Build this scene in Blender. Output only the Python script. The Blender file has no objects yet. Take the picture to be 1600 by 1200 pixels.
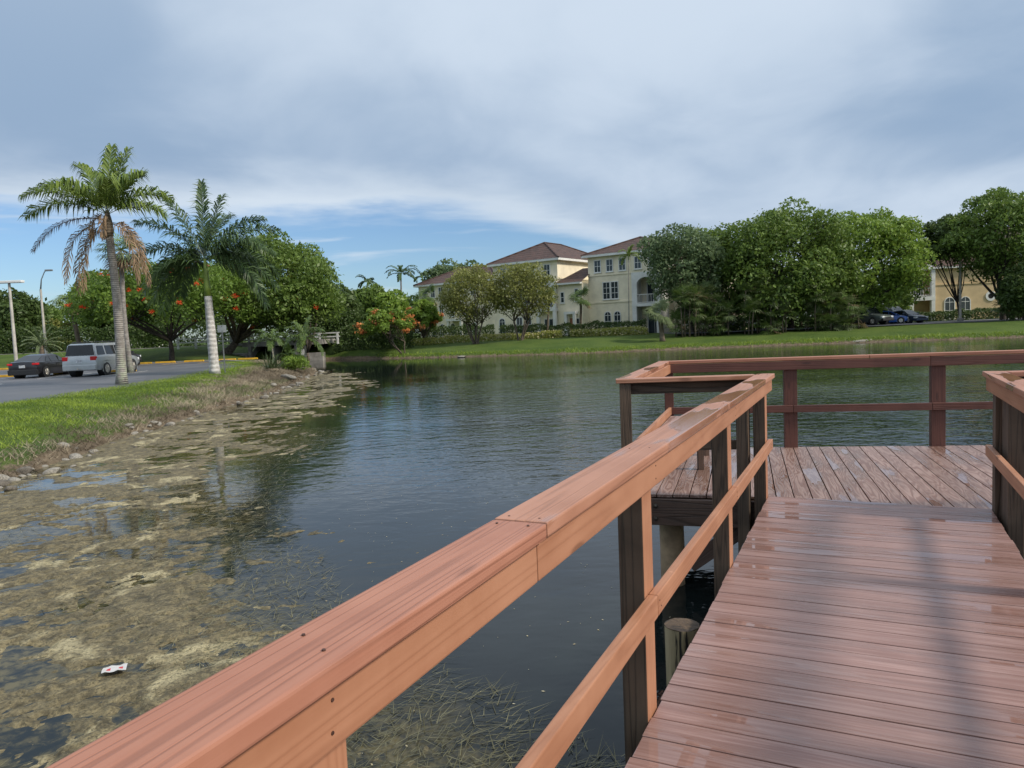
import bpy, bmesh, math, random
import numpy as np
from mathutils import Vector, Matrix

R = math.radians
rnd = random.Random(7)
rng = np.random.default_rng(11)
scene = bpy.context.scene
col = scene.collection

# ------------------------------------------------------------------ camera
FPX, PITCH, ROLL, EYE = 1150.0, math.atan(86 / 1150.0), R(2.4), 2.5
cam_d = bpy.data.cameras.new('camera')
cam = bpy.data.objects.new('camera', cam_d)
col.objects.link(cam)
cam_d.sensor_width = 36.0
cam_d.lens = 36.0 * FPX / 1600.0
cam_d.clip_start = 0.05
cam_d.clip_end = 6000
cam.matrix_world = (Matrix.Translation((0, 0, EYE)) @ Matrix.Rotation(R(90) - PITCH, 4, 'X') @ Matrix.Rotation(-ROLL, 4, 'Z'))
scene.camera = cam

# ------------------------------------------------------------------ light
SUN_AZ, SUN_EL = R(113), R(41)          # clockwise from +Y
sun_d = bpy.data.lights.new('sun', 'SUN')
sun = bpy.data.objects.new('sun', sun_d)
col.objects.link(sun)
sun_d.energy = 3.2
sun_d.angle = R(9)
sun_d.color = (1.0, 0.92, 0.80)
sdir = Vector((math.sin(SUN_AZ) * math.cos(SUN_EL), math.cos(SUN_AZ) * math.cos(SUN_EL), math.sin(SUN_EL)))
sun.rotation_euler = (-sdir).to_track_quat('-Z', 'Y').to_euler()

scene.view_settings.view_transform = 'Standard'
scene.view_settings.look = 'None'
scene.view_settings.exposure = 0.2
scene.view_settings.gamma = 1.0
scene.render.engine = 'CYCLES'
scene.cycles.use_denoising = True
scene.cycles.max_bounces = 6
scene.cycles.diffuse_bounces = 3
scene.cycles.glossy_bounces = 3
scene.cycles.transmission_bounces = 3
scene.cycles.transparent_max_bounces = 4
scene.cycles.caustics_reflective = False
scene.cycles.caustics_refractive = False


class NT:
    """small node-tree writer"""
    def __init__(self, tree):
        self.t = tree
        self.n = tree.nodes
        self.l = tree.links
        self.n.clear()

    def put(self, typ, ins=None, **kw):
        nd = self.n.new(typ)
        for k, v in kw.items():
            setattr(nd, k, v)
        for k, v in (ins or {}).items():
            s = nd.inputs[k]
            if isinstance(v, bpy.types.NodeSocket):
                self.l.new(v, s)
            else:
                s.default_value = v
        return nd

    def math(self, op, a, b=0.0, c=0.0, clamp=False):
        return self.put('ShaderNodeMath', {0: a, 1: b, 2: c}, operation=op, use_clamp=clamp).outputs[0]

    def mix(self, f, a, b, mode='MIX'):
        nd = self.put('ShaderNodeMix', None, data_type='RGBA', blend_type=mode)
        for idx, v in ((0, f), (6, a), (7, b)):
            s = nd.inputs[idx]
            if isinstance(v, bpy.types.NodeSocket):
                self.l.new(v, s)
            else:
                s.default_value = v if idx == 0 else (tuple(v) + (1.0,) if len(v) == 3 else v)
        return nd.outputs[2]

    def ramp(self, f, lo, hi, a=0.0, b=1.0, smooth=True):
        nd = self.put('ShaderNodeMapRange', {0: f, 1: lo, 2: hi, 3: a, 4: b})
        nd.interpolation_type = 'SMOOTHSTEP' if smooth else 'LINEAR'
        return nd.outputs[0]

    def noise(self, vec, scale, detail=3.0, rough=0.55, dist=0.0):
        ins = {'Scale': scale, 'Detail': detail, 'Roughness': rough, 'Distortion': dist}
        if vec is not None:
            ins['Vector'] = vec
        return self.put('ShaderNodeTexNoise', ins).outputs[0]

    def vscale(self, vec, s, off=None):
        ins = {'Vector': vec, 'Scale': s}
        if off is not None:
            ins['Location'] = off
        return self.put('ShaderNodeMapping', ins).outputs[0]


# ------------------------------------------------------------------ world: a cloud deck over clear sky at the horizon
world = bpy.data.worlds.new('World')
scene.world = world
world.use_nodes = True
w = NT(world.node_tree)
sky = w.put('ShaderNodeTexSky', None, sky_type='NISHITA', sun_disc=False, sun_elevation=SUN_EL, sun_rotation=SUN_AZ, altitude=0.0, air_density=1.0, dust_density=0.6, ozone_density=1.6)
tc = w.put('ShaderNodeTexCoord').outputs['Generated']
sep = w.put('ShaderNodeSeparateXYZ', {0: tc})
dx, dy, dz = sep.outputs
zc = w.math('MAXIMUM', w.math('ADD', dz, 0.30), 0.12)
px = w.math('DIVIDE', dx, zc)
py = w.math('DIVIDE', dy, zc)
cp = w.put('ShaderNodeCombineXYZ', {0: px, 1: py, 2: 0.0}).outputs[0]
n_big = w.noise(w.vscale(cp, (1.0, 0.85, 1), (1.95, 0.4, 0)), 1.0, 2.5, 0.45, 0.4)
n_mid = w.noise(w.vscale(cp, (1.5, 1.4, 1), (4.1, 7.7, 2)), 1.7, 5.0, 0.5, 0.3)
n_edge = w.noise(w.vscale(tc, (3.0, 3.0, 16.0)), 1.0, 5.0, 0.6, 0.3)
n_wisp = w.noise(w.vscale(tc, (4.0, 4.0, 38.0), (2, 0, 0.31)), 1.0, 4.0, 0.55, 0.4)
shade = w.math('ADD', w.math('MULTIPLY', n_big, 0.65), w.math('MULTIPLY', n_mid, 0.35))
lit = w.ramp(shade, 0.36, 0.64)
cloud = w.mix(lit, (0.265, 0.370, 0.520), (0.53, 0.62, 0.735))
# cloud brightens overhead, raised there out of view to lift the ground light
up = w.ramp(dz, 0.24, 0.80)
cloud = w.mix(w.math('MULTIPLY', up, 0.7), cloud, (0.66, 0.74, 0.83))
# the clear strip along the western half of the horizon
west = w.ramp(w.math('ADD', w.math('MULTIPLY', dx, -0.94), w.math('MULTIPLY', dy, 0.34)), -0.05, 0.42)
top = w.math('ADD', 0.035, w.math('MULTIPLY', west, 0.118))
top = w.math('ADD', top, w.math('MULTIPLY', w.math('SUBTRACT', n_edge, 0.5), 0.10))
cover = w.ramp(w.math('SUBTRACT', dz, top), -0.016, 0.022)
rim = w.math('MULTIPLY', w.ramp(w.math('SUBTRACT', dz, top), 0.075, 0.0), 0.7)
cloud = w.mix(rim, cloud, (0.64, 0.72, 0.80))
wisp = w.math('MULTIPLY', w.ramp(n_wisp, 0.53, 0.74), 0.6)
cover = w.math('MAXIMUM', cover, wisp)
skyc = w.put('ShaderNodeVectorMath', {0: sky.outputs[0], 1: (0.72, 0.88, 1.08)}, operation='MULTIPLY').outputs[0]
cl10 = w.put('ShaderNodeVectorMath', {0: cloud, 'Scale': 10.0}, operation='SCALE').outputs[0]
full = w.mix(cover, skyc, cl10)
bg = w.put('ShaderNodeBackground', {'Color': full, 'Strength': 0.1})
w.put('ShaderNodeOutputWorld', {0: bg.outputs[0]})

# ------------------------------------------------------------------ helpers
CR, SR, CPI, SPI = math.cos(ROLL), math.sin(ROLL), math.cos(PITCH), math.sin(PITCH)


def sight(u, v, depth):
    """world point where the photograph's line of sight (u, v) reaches a depth; used to survey where things stand"""
    x, y = (u - 800) / FPX, (600 - v) / FPX
    a, b = x * CR + y * SR, -x * SR + y * CR
    t = depth / (CPI + b * SPI)
    return Vector((a * t, depth, EYE + (-SPI + b * CPI) * t))


def tag(o, label=None, cat=None, group=None, kind=None):
    if label: o['label'] = label
    if cat: o['category'] = cat
    if group: o['group'] = group
    if kind: o['kind'] = kind
    return o


def empty(name, loc, rz=0.0, **kw):
    o = bpy.data.objects.new(name, None)
    col.objects.link(o)
    o.location = loc
    o.rotation_euler = (0, 0, rz)
    return tag(o, **kw)


class MB:
    """collects shapes into one mesh"""
    def __init__(self):
        self.v, self.f, self.m = [], [], []

    def face(self, pts, m=0):
        i = len(self.v)
        self.v += [tuple(p) for p in pts]
        self.f.append(tuple(range(i, i + len(pts))))
        self.m.append(m)

    def box(self, x0, y0, z0, x1, y1, z1, m=0):
        i = len(self.v)
        self.v += [(x0, y0, z0), (x1, y0, z0), (x1, y1, z0), (x0, y1, z0), (x0, y0, z1), (x1, y0, z1), (x1, y1, z1), (x0, y1, z1)]
        for q in ((0, 3, 2, 1), (4, 5, 6, 7), (0, 1, 5, 4), (1, 2, 6, 5), (2, 3, 7, 6), (3, 0, 4, 7)):
            self.f.append(tuple(i + k for k in q))
            self.m.append(m)
        return self

    def prism(self, poly, z0, z1, m=0):
        """poly: ccw list of (x, y)"""
        n, i = len(poly), len(self.v)
        self.v += [(p[0], p[1], z0) for p in poly] + [(p[0], p[1], z1) for p in poly]
        self.f.append(tuple(i + k for k in reversed(range(n)))); self.m.append(m)
        self.f.append(tuple(i + n + k for k in range(n))); self.m.append(m)
        for k in range(n):
            self.f.append((i + k, i + (k + 1) % n, i + n + (k + 1) % n, i + n + k)); self.m.append(m)
        return self

    def xprism(self, poly, y0, y1, m=0):
        """poly in (x, z), extruded along y"""
        n, i = len(poly), len(self.v)
        self.v += [(p[0], y0, p[1]) for p in poly] + [(p[0], y1, p[1]) for p in poly]
        self.f.append(tuple(i + k for k in range(n))); self.m.append(m)
        self.f.append(tuple(i + n + k for k in reversed(range(n)))); self.m.append(m)
        for k in range(n):
            self.f.append((i + k, i + n + k, i + n + (k + 1) % n, i + (k + 1) % n)); self.m.append(m)
        return self

    def tube(self, pts, rad, n=8, m=0, cap=True):
        pts = [Vector(p) for p in pts]
        i0 = len(self.v)
        prev = None
        for k, p in enumerate(pts):
            d = (pts[min(k + 1, len(pts) - 1)] - pts[max(k - 1, 0)])
            d = d.normalized() if d.length > 1e-9 else Vector((0, 0, 1))
            a = prev if prev is not None else (Vector((1, 0, 0)) if abs(d.x) < 0.9 else Vector((0, 1, 0)))
            a = (a - d * a.dot(d)).normalized()
            prev = a
            b = d.cross(a)
            r = rad[k] if hasattr(rad, '__len__') else rad
            for j in range(n):
                t = 2 * math.pi * j / n
                self.v.append(tuple(p + (a * math.cos(t) + b * math.sin(t)) * r))
        for k in range(len(pts) - 1):
            for j in range(n):
                q = i0 + k * n
                self.f.append((q + j, q + (j + 1) % n, q + n + (j + 1) % n, q + n + j)); self.m.append(m)
        if cap:
            self.f.append(tuple(i0 + j for j in reversed(range(n)))); self.m.append(m)
            e = i0 + (len(pts) - 1) * n
            self.f.append(tuple(e + j for j in range(n))); self.m.append(m)
        return self

    def mesh(self, name, mats, smooth=False, bevel=0.0):
        me = bpy.data.meshes.new(name)
        me.from_pydata(self.v, [], self.f)
        mats = mats if isinstance(mats, (list, tuple)) else [mats]
        for mt in mats:
            me.materials.append(M[mt] if isinstance(mt, str) else mt)
        if len(mats) > 1:
            me.polygons.foreach_set('material_index', self.m)
        if bevel:
            bm = bmesh.new(); bm.from_mesh(me)
            bmesh.ops.remove_doubles(bm, verts=bm.verts, dist=1e-5)
            bmesh.ops.bevel(bm, geom=list(bm.edges), offset=bevel, segments=2, affect='EDGES', profile=0.6, clamp_overlap=True)
            bm.to_mesh(me); bm.free()
        if smooth:
            me.polygons.foreach_set('use_smooth', [True] * len(me.polygons))
            if smooth != 'all':
                me.set_sharp_from_angle(angle=R(42))
        me.update()
        return me

    def build(self, name, mats, parent=None, smooth=False, bevel=0.0, loc=None, rz=None, **kw):
        o = bpy.data.objects.new(name, self.mesh(name, mats, smooth, bevel))
        col.objects.link(o)
        if parent is not None: o.parent = parent
        if loc is not None: o.location = loc
        if rz is not None: o.rotation_euler = (0, 0, rz)
        return tag(o, **kw)


def put(name, me, parent=None, loc=(0, 0, 0), rot=None, scale=None, **kw):
    o = bpy.data.objects.new(name, me)
    col.objects.link(o)
    if parent is not None: o.parent = parent
    o.location = loc
    if rot is not None: o.rotation_euler = rot
    if scale is not None: o.scale = scale
    return tag(o, **kw)


def bulk(name, verts, per, mat, tint=None, parent=None, **kw):
    """many faces of `per` corners each, from a flat numpy array of vertices"""
    nv = len(verts); nf = nv // per
    me = bpy.data.meshes.new(name)
    me.vertices.add(nv); me.loops.add(nv); me.polygons.add(nf)
    me.vertices.foreach_set('co', np.ascontiguousarray(verts, dtype=np.float32).ravel())
    me.loops.foreach_set('vertex_index', np.arange(nv, dtype=np.int32))
    me.polygons.foreach_set('loop_start', np.arange(0, nv, per, dtype=np.int32))
    if tint is not None:
        at = me.attributes.new('tint', 'FLOAT', 'POINT')
        at.data.foreach_set('value', np.repeat(tint, per).astype(np.float32))
    me.materials.append(M[mat] if isinstance(mat, str) else mat)
    me.update(calc_edges=True)
    return put(name, me, parent, **kw)


def fbm(x, y, octv=4, seed=0, gain=0.5):
    """value noise in about [0, 1]"""
    def h(ix, iy, s):
        n = (ix * 374761393 + iy * 668265263 + s * 974711) & 0xFFFFFFFF
        n = ((n ^ (n >> 13)) * 1274126177) & 0xFFFFFFFF
        return ((n ^ (n >> 16)) & 0xFFFF) / 65535.0
    x = np.asarray(x, dtype=np.float64); y = np.asarray(y, dtype=np.float64)
    out = np.zeros(np.broadcast(x, y).shape); amp, tot = 1.0, 0.0
    for o in range(octv):
        fx, fy = np.floor(x), np.floor(y)
        ix, iy = fx.astype(np.int64), fy.astype(np.int64)
        tx, ty = x - fx, y - fy
        tx, ty = tx * tx * (3 - 2 * tx), ty * ty * (3 - 2 * ty)
        s = seed * 31 + o
        v = (h(ix, iy, s) * (1 - tx) + h(ix + 1, iy, s) * tx) * (1 - ty) + (h(ix, iy + 1, s) * (1 - tx) + h(ix + 1, iy + 1, s) * tx) * ty
        out += amp * v; tot += amp
        amp *= gain; x = x * 2.03 + 17.1; y = y * 2.03 + 5.3
    return out / tot


def sstep(t):
    t = np.clip(t, 0, 1)
    return t * t * (3 - 2 * t)


# ------------------------------------------------------------------ materials
M = {}


def material(name):
    mt = bpy.data.materials.new(name)
    mt.use_nodes = True
    M[name] = mt
    return NT(mt.node_tree)


def finish(t, color, rough=0.6, bump=None, strength=0.3, dist=0.01, **ins):
    d = {'Base Color': color if isinstance(color, bpy.types.NodeSocket) else tuple(color) + (1.0,), 'Roughness': rough}
    d.update(ins)
    p = t.put('ShaderNodeBsdfPrincipled', d)
    if bump is not None:
        b = t.put('ShaderNodeBump', {'Height': bump, 'Strength': strength, 'Distance': dist})
        t.l.new(b.outputs[0], p.inputs['Normal'])
    t.put('ShaderNodeOutputMaterial', {0: p.outputs[0]})
    return p


def objco(t, spread=50.0):
    """object coordinates shifted by a random amount per object, so shared meshes differ"""
    c = t.put('ShaderNodeTexCoord').outputs['Object']
    r = t.put('ShaderNodeObjectInfo').outputs['Random']
    k = t.math('MULTIPLY', r, spread)
    off = t.put('ShaderNodeCombineXYZ', {0: k, 1: t.math('MULTIPLY', k, 1.7), 2: t.math('MULTIPLY', k, 0.6)}).outputs[0]
    return t.put('ShaderNodeVectorMath', {0: c, 1: off}, operation='ADD').outputs[0], r


def plain(name, color, rough=0.6, var=0.25, scale=3.0, metal=0.0, bump=0.0, **ins):
    t = material(name)
    c, r = objco(t)
    n = t.noise(c, scale, 5.0, 0.6)
    dark = tuple(x * (1 - var) for x in color); lite = tuple(min(1, x * (1 + var)) for x in color)
    cc = t.mix(t.ramp(n, 0.3, 0.7), dark, lite)
    finish(t, cc, rough, n if bump else None, bump, 0.02, Metallic=metal, **ins)


def wood_mat(name, dark, lite, rough, grain=1.0, wet=0.0, crack=0.0, depth=0.004):
    """painted or bare lumber, grain along local x"""
    t = material(name)
    c, r = objco(t)
    fld = t.noise(t.vscale(c, (0.16, 7.5, 5.0)), 1.0, 2.0, 0.45, 0.1)
    g = t.math('PINGPONG', t.math('MULTIPLY', fld, 42.0), 1.0)
    g2 = t.noise(t.vscale(c, (2.5, 120, 120)), 1.0, 3.0, 0.6)
    blot = t.noise(c, 2.2, 5.0, 0.6, 0.4)
    f = t.math('ADD', t.math('MULTIPLY', t.ramp(g, 0.1, 0.9), 0.3), t.math('MULTIPLY', t.ramp(blot, 0.3, 0.7), 0.7))
    cc = t.mix(f, dark, lite)
    line = t.math('MULTIPLY', t.ramp(g, 0.30, 0.04), t.ramp(g2, 0.34, 0.54))
    cc = t.mix(t.math('MULTIPLY', line, 0.65 * grain), cc, tuple(x * 0.42 for x in dark))
    kd = t.put('ShaderNodeTexVoronoi', {'Vector': t.vscale(c, (1.0, 4.0, 4.0)), 'Scale': 1.7, 'Randomness': 1.0}).outputs['Distance']
    cc = t.mix(t.math('MULTIPLY', t.ramp(kd, 0.13, 0.05), 0.6), cc, tuple(x * 0.35 for x in dark))
    # worn, scuffed spots
    wear = t.ramp(t.noise(c, 9.0, 6.0, 0.7), 0.66, 0.74)
    cc = t.mix(t.math('MULTIPLY', wear, 0.45), cc, tuple(min(1, x * 1.7 + 0.03) for x in lite))
    if crack:
        ck = t.ramp(t.noise(t.vscale(c, (0.8, 34, 34), (9, 4, 2)), 1.0, 3.0, 0.5, 0.3), 0.33, 0.29)
        cc = t.mix(t.math('MULTIPLY', ck, crack), cc, (0.006, 0.005, 0.004))
    h = t.math('ADD', t.ramp(g, 0.0, 0.45), t.math('MULTIPLY', g2, 0.6))
    rr = t.math('ADD', rough - 0.1, t.math('MULTIPLY', blot, 0.25))
    if wet:
        wm = t.ramp(t.noise(t.vscale(c, (1.1, 4.5, 4.5), (4, 9, 1)), 1.0, 2.5, 0.45, 0.3), 0.60 - wet, 0.66 - wet)
        cc = t.mix(t.math('MULTIPLY', wm, 0.35), cc, tuple(x * 0.7 for x in dark))
        rr = t.mix(wm, (0.5, 0.5, 0.5), (0.07, 0.07, 0.07))
        h = t.math('MULTIPLY', h, t.math('SUBTRACT', 1.0, t.math('MULTIPLY', wm, 0.9)))
    finish(t, cc, rr, h, 0.55 * grain, depth)


wood_mat('stain', (0.345, 0.150, 0.078), (0.46, 0.225, 0.130), 0.5, 0.16)
wood_mat('stain_cap', (0.345, 0.140, 0.085), (0.435, 0.200, 0.130), 0.50, 0.5, depth=0.003)
wood_mat('stain_cap_wet', (0.355, 0.160, 0.095), (0.465, 0.230, 0.148), 0.46, 0.4, wet=0.10)
wood_mat('stain_shaded', (0.085, 0.032, 0.024), (0.135, 0.052, 0.038), 0.5, 0.5)  # darker copy of the stain, shade on the far rail's faces put into colour
wood_mat('bare_wood', (0.055, 0.036, 0.024), (0.135, 0.090, 0.060), 0.62, 0.9, crack=0.7)
wood_mat('beam_wood', (0.055, 0.033, 0.024), (0.125, 0.075, 0.055), 0.55, 0.8, crack=0.4)


def plank_mat(name, a, b, puddle, swirl):
    t = material(name)
    c, r = objco(t)
    if swirl:
        fld = t.noise(t.vscale(c, (1.0, 9, 9)), 1.0, 2.0, 0.45, 0.3)
        wv = t.math('PINGPONG', t.math('MULTIPLY', fld, 22.0), 1.0)
    else:
        wv = t.noise(t.vscale(c, (2.2, 70, 70)), 1.0, 3.0, 0.55, 0.5)
    fine = t.noise(t.vscale(c, (9, 190, 190)), 1.0, 2.0, 0.5)
    g = t.ramp(wv, 0.35, 0.68)
    tone = t.math('ADD', 0.90, t.math('MULTIPLY', r, 0.18))
    cc = t.mix(g, a, b)
    blot = t.noise(c, 1.7, 4.0, 0.6)
    cc = t.mix(t.math('MULTIPLY', t.ramp(blot, 0.42, 0.7), 0.28), cc, tuple(x * 0.65 for x in a))
    cc = t.put('ShaderNodeVectorMath', {0: cc, 'Scale': tone}, operation='SCALE').outputs[0]
    # standing rain: thin films with their own outline, lying along the boards
    wn = t.noise(t.vscale(c, (0.9, 5, 5) if swirl else (1.0, 8, 8), (2, 5, 0)), 1.0, 3.0, 0.45, 0.2)
    film = t.ramp(wn, puddle, puddle + 0.035)
    damp = t.ramp(wn, puddle - 0.16, puddle + 0.01)
    cc = t.mix(t.math('MULTIPLY', damp, 0.34), cc, (a[0] * 0.72, a[1] * 0.70, a[2] * 0.62))
    rr = t.math('SUBTRACT', 0.40, t.math('ADD', t.math('MULTIPLY', damp, 0.15), t.math('MULTIPLY', film, 0.225)))
    h = t.math('MULTIPLY', t.math('ADD', wv, t.math('MULTIPLY', fine, 0.4)), t.math('SUBTRACT', 1.0, film))
    p = finish(t, cc, rr, h, 0.55, 0.003)
    p.inputs['Specular IOR Level'].default_value = 0.55
    p.inputs['Coat Weight'].default_value = 0.0
    p.inputs['Coat Roughness'].default_value = 0.02
    p.inputs['Coat IOR'].default_value = 1.33


plank_mat('plank_walk', (0.262, 0.146, 0.124), (0.365, 0.232, 0.205), 0.55, False)
plank_mat('plank_stage', (0.215, 0.122, 0.096), (0.325, 0.215, 0.178), 0.60, True)

plain('bolt', (0.10, 0.085, 0.07), 0.45, 0.4, 30, 0.8)
plain('screw', (0.11, 0.06, 0.045), 0.5, 0.4, 90, 0.5)
t = material('pile_wood')
c, r = objco(t)
n = t.noise(t.vscale(c, (14, 14, 1.2)), 1.0, 5.0, 0.6, 0.5)
n2 = t.noise(c, 7.0, 4.0, 0.6)
cc = t.mix(t.ramp(n, 0.3, 0.7), (0.20, 0.16, 0.085), (0.42, 0.33, 0.20))
cc = t.mix(t.ramp(n, 0.45, 0.40), cc, (0.012, 0.010, 0.008))
cc = t.mix(t.math('MULTIPLY', t.ramp(n2, 0.55, 0.7), 0.5), cc, (0.07, 0.08, 0.03))
finish(t, cc, 0.7, n, 0.8, 0.02)
plain('pile_tan', (0.38, 0.26, 0.155), 0.65, 0.35, 4.0, bump=0.3)
t = material('pile_end')
c, r = objco(t)
n = t.noise(c, 16.0, 5.0, 0.65, 0.6)
cc = t.mix(t.ramp(n, 0.35, 0.65), (0.035, 0.025, 0.018), (0.13, 0.085, 0.05))
finish(t, cc, 0.7, n, 0.7, 0.02)

# ground: lawn, dry bank, lake bed
t = material('land')
pos = t.put('ShaderNodeNewGeometry').outputs['Position']
sh = t.put('ShaderNodeAttribute', None, attribute_name='shore').outputs['Fac']
dryw = t.put('ShaderNodeAttribute', None, attribute_name='dry').outputs['Fac']
n1 = t.noise(pos, 0.35, 5.0, 0.6)
n2 = t.noise(pos, 4.0, 5.0, 0.65)
n3 = t.noise(pos, 26.0, 4.0, 0.7)
gr = t.mix(t.ramp(n1, 0.3, 0.7), (0.045, 0.085, 0.012), (0.085, 0.130, 0.022))
gr = t.mix(t.math('MULTIPLY', t.ramp(n2, 0.4, 0.7), 0.5), gr, (0.11, 0.14, 0.03))
gr = t.mix(t.math('MULTIPLY', t.ramp(n3, 0.5, 0.3), 0.6), gr, (0.022, 0.045, 0.008))
br = t.mix(t.ramp(n2, 0.3, 0.7), (0.055, 0.038, 0.024), (0.19, 0.145, 0.095))
br = t.mix(t.math('MULTIPLY', t.ramp(n3, 0.45, 0.7), 0.6), br, (0.27, 0.22, 0.16))
fd = t.ramp(t.math('ADD', dryw, t.math('MULTIPLY', t.math('SUBTRACT', n2, 0.5), 0.9)), 0.4, 0.6)
cc = t.mix(fd, gr, br)
finish(t, cc, 0.85, t.math('ADD', n3, n2), 0.8, 0.05, **{'Specular IOR Level': 0.2})

t = material('asphalt')
pos = t.put('ShaderNodeNewGeometry').outputs['Position']
n1 = t.noise(pos, 0.22, 5.0, 0.6)
n2 = t.noise(pos, 60.0, 3.0, 0.6)
cc = t.mix(t.ramp(n1, 0.3, 0.7), (0.075, 0.078, 0.088), (0.13, 0.132, 0.142))
cc = t.mix(t.math('MULTIPLY', t.ramp(n2, 0.5, 0.75), 0.4), cc, (0.19, 0.19, 0.19))
patch = t.ramp(t.noise(t.vscale(pos, (0.35, 0.12, 1)), 1.0, 3.0, 0.5), 0.54, 0.56)
cc = t.mix(t.math('MULTIPLY', patch, 0.35), cc, (0.05, 0.052, 0.06))
finish(t, cc, t.math('ADD', 0.38, t.math('MULTIPLY', n1, 0.4)), n2, 0.2, 0.01)
plain('paint_white', (0.66, 0.66, 0.63), 0.55, 0.3, 2.0)
plain('paint_yellow', (0.72, 0.40, 0.03), 0.55, 0.25, 2.5)
plain('concrete', (0.30, 0.28, 0.25), 0.8, 0.3, 1.5, bump=0.3)
plain('concrete_white', (0.66, 0.65, 0.61), 0.75, 0.2, 1.5, bump=0.2)
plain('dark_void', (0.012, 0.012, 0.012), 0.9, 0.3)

# water: dark body, ripples, weed hanging just below the surface
t = material('water')
pos = t.put('ShaderNodeNewGeometry').outputs['Position']
sx, sy, sz = t.put('ShaderNodeSeparateXYZ', {0: pos}).outputs
weed = t.put('ShaderNodeAttribute', None, attribute_name='weed').outputs['Fac']
n1 = t.noise(t.vscale(pos, (0.9, 0.9, 1)), 1.3, 6.0, 0.65, 0.6)
n2 = t.noise(pos, 9.0, 5.0, 0.65, 0.5)
wm = t.math('MULTIPLY', weed, t.ramp(t.math('ADD', t.math('MULTIPLY', n1, 0.6), t.math('MULTIPLY', n2, 0.4)), 0.38, 0.56))
body = t.mix(t.ramp(t.noise(pos, 0.12, 3.0), 0.35, 0.65), (0.007, 0.011, 0.012), (0.012, 0.016, 0.015))
wc = t.mix(t.ramp(n2, 0.35, 0.65), (0.040, 0.034, 0.014), (0.14, 0.115, 0.05))
cc = t.mix(t.math('MULTIPLY', wm, 0.9), body, wc)
rip1 = t.noise(t.vscale(pos, (1.0, 1.5, 1), (3, 1, 0)), 1.7, 2.0, 0.45, 0.5)
rip2 = t.noise(t.vscale(pos, (1.0, 1.9, 1), (8, 2, 0)), 5.5, 2.0, 0.5, 0.3)
gust = t.ramp(t.noise(t.vscale(pos, (0.05, 0.11, 1)), 1.0, 3.0, 0.5), 0.35, 0.6, 0.35, 1.0)
east = t.ramp(t.math('ADD', sx, t.math('MULTIPLY', sy, 0.05)), -7.0, 7.0, 0.10, 1.0)
out = t.ramp(sy, 5.0, 20.0, 0.14, 1.0)
amp = t.math('MULTIPLY', t.math('MULTIPLY', t.math('MULTIPLY', gust, east), out), t.ramp(sy, 26.0, 58.0, 1.0, 0.28))
hgt = t.math('MULTIPLY', t.math('ADD', rip1, t.math('MULTIPLY', rip2, 0.32)), amp)
finish(t, cc, 0.035, hgt, 1.0, 0.065, IOR=1.333)

t = material('algae')
pos = t.put('ShaderNodeNewGeometry').outputs['Position']
n1 = t.noise(pos, 1.1, 5.0, 0.65, 0.6)
n2 = t.noise(pos, 7.0, 6.0, 0.7, 0.8)
n3 = t.noise(pos, 38.0, 4.0, 0.7, 0.4)
cc = t.mix(t.ramp(n2, 0.32, 0.68), (0.060, 0.047, 0.021), (0.25, 0.20, 0.10))
cc = t.mix(t.math('MULTIPLY', t.ramp(n1, 0.54, 0.64), 0.9), cc, (0.48, 0.41, 0.235))
cc = t.mix(t.math('MULTIPLY', t.ramp(n3, 0.52, 0.36), 0.75), cc, (0.045, 0.038, 0.015))
cc = t.mix(t.math('MULTIPLY', t.ramp(n3, 0.60, 0.74), 0.6), cc, (0.50, 0.43, 0.27))
finish(t, cc, 0.62, t.math('ADD', n3, n2), 0.9, 0.02)


def leaf_mat(name, a, b, gloss=0.45, trans=0.3):
    t = material(name)
    tint = t.put('ShaderNodeAttribute', None, attribute_name='tint').outputs['Fac']
    r = t.put('ShaderNodeObjectInfo').outputs['Random']
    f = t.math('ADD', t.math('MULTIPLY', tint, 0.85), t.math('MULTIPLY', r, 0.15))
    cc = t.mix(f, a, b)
    p = t.put('ShaderNodeBsdfPrincipled', {'Base Color': cc, 'Roughness': gloss, 'Specular IOR Level': 0.3})
    tl = t.put('ShaderNodeBsdfTranslucent', {'Color': t.mix(0.5, cc, tuple(min(1, x * 1.6) for x in b))})
    mx = t.put('ShaderNodeMixShader', {0: trans, 1: p.outputs[0], 2: tl.outputs[0]})
    t.put('ShaderNodeOutputMaterial', {0: mx.outputs[0]})


leaf_mat('leaf_dark', (0.03, 0.058, 0.016), (0.105, 0.155, 0.042))
leaf_mat('leaf_mid', (0.045, 0.09, 0.016), (0.185, 0.265, 0.055))
leaf_mat('leaf_bright', (0.068, 0.13, 0.018), (0.26, 0.365, 0.062))
leaf_mat('leaf_silver', (0.0522, 0.0899, 0.0406), (0.174, 0.2392, 0.1087))
leaf_mat('leaf_olive', (0.085, 0.105, 0.026), (0.27, 0.28, 0.08))
leaf_mat('leaf_poinciana', (0.05, 0.102, 0.015), (0.20, 0.30, 0.05))
leaf_mat('leaf_yellow', (0.1885, 0.232, 0.0435), (0.493, 0.4785, 0.1305))
leaf_mat('blossom_red', (0.45, 0.035, 0.012), (0.75, 0.10, 0.02), 0.6, 0.2)
leaf_mat('blossom_orange', (0.50, 0.14, 0.04), (0.72, 0.32, 0.12), 0.6, 0.2)
leaf_mat('blossom_pale', (0.55, 0.45, 0.25), (0.75, 0.68, 0.48), 0.6, 0.2)
leaf_mat('frond_green', (0.06, 0.115, 0.018), (0.23, 0.30, 0.06), 0.4, 0.2)
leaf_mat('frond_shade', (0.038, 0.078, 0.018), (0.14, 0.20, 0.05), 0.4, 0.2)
leaf_mat('frond_deep', (0.026, 0.056, 0.020), (0.12, 0.185, 0.07), 0.38, 0.2)
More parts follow.
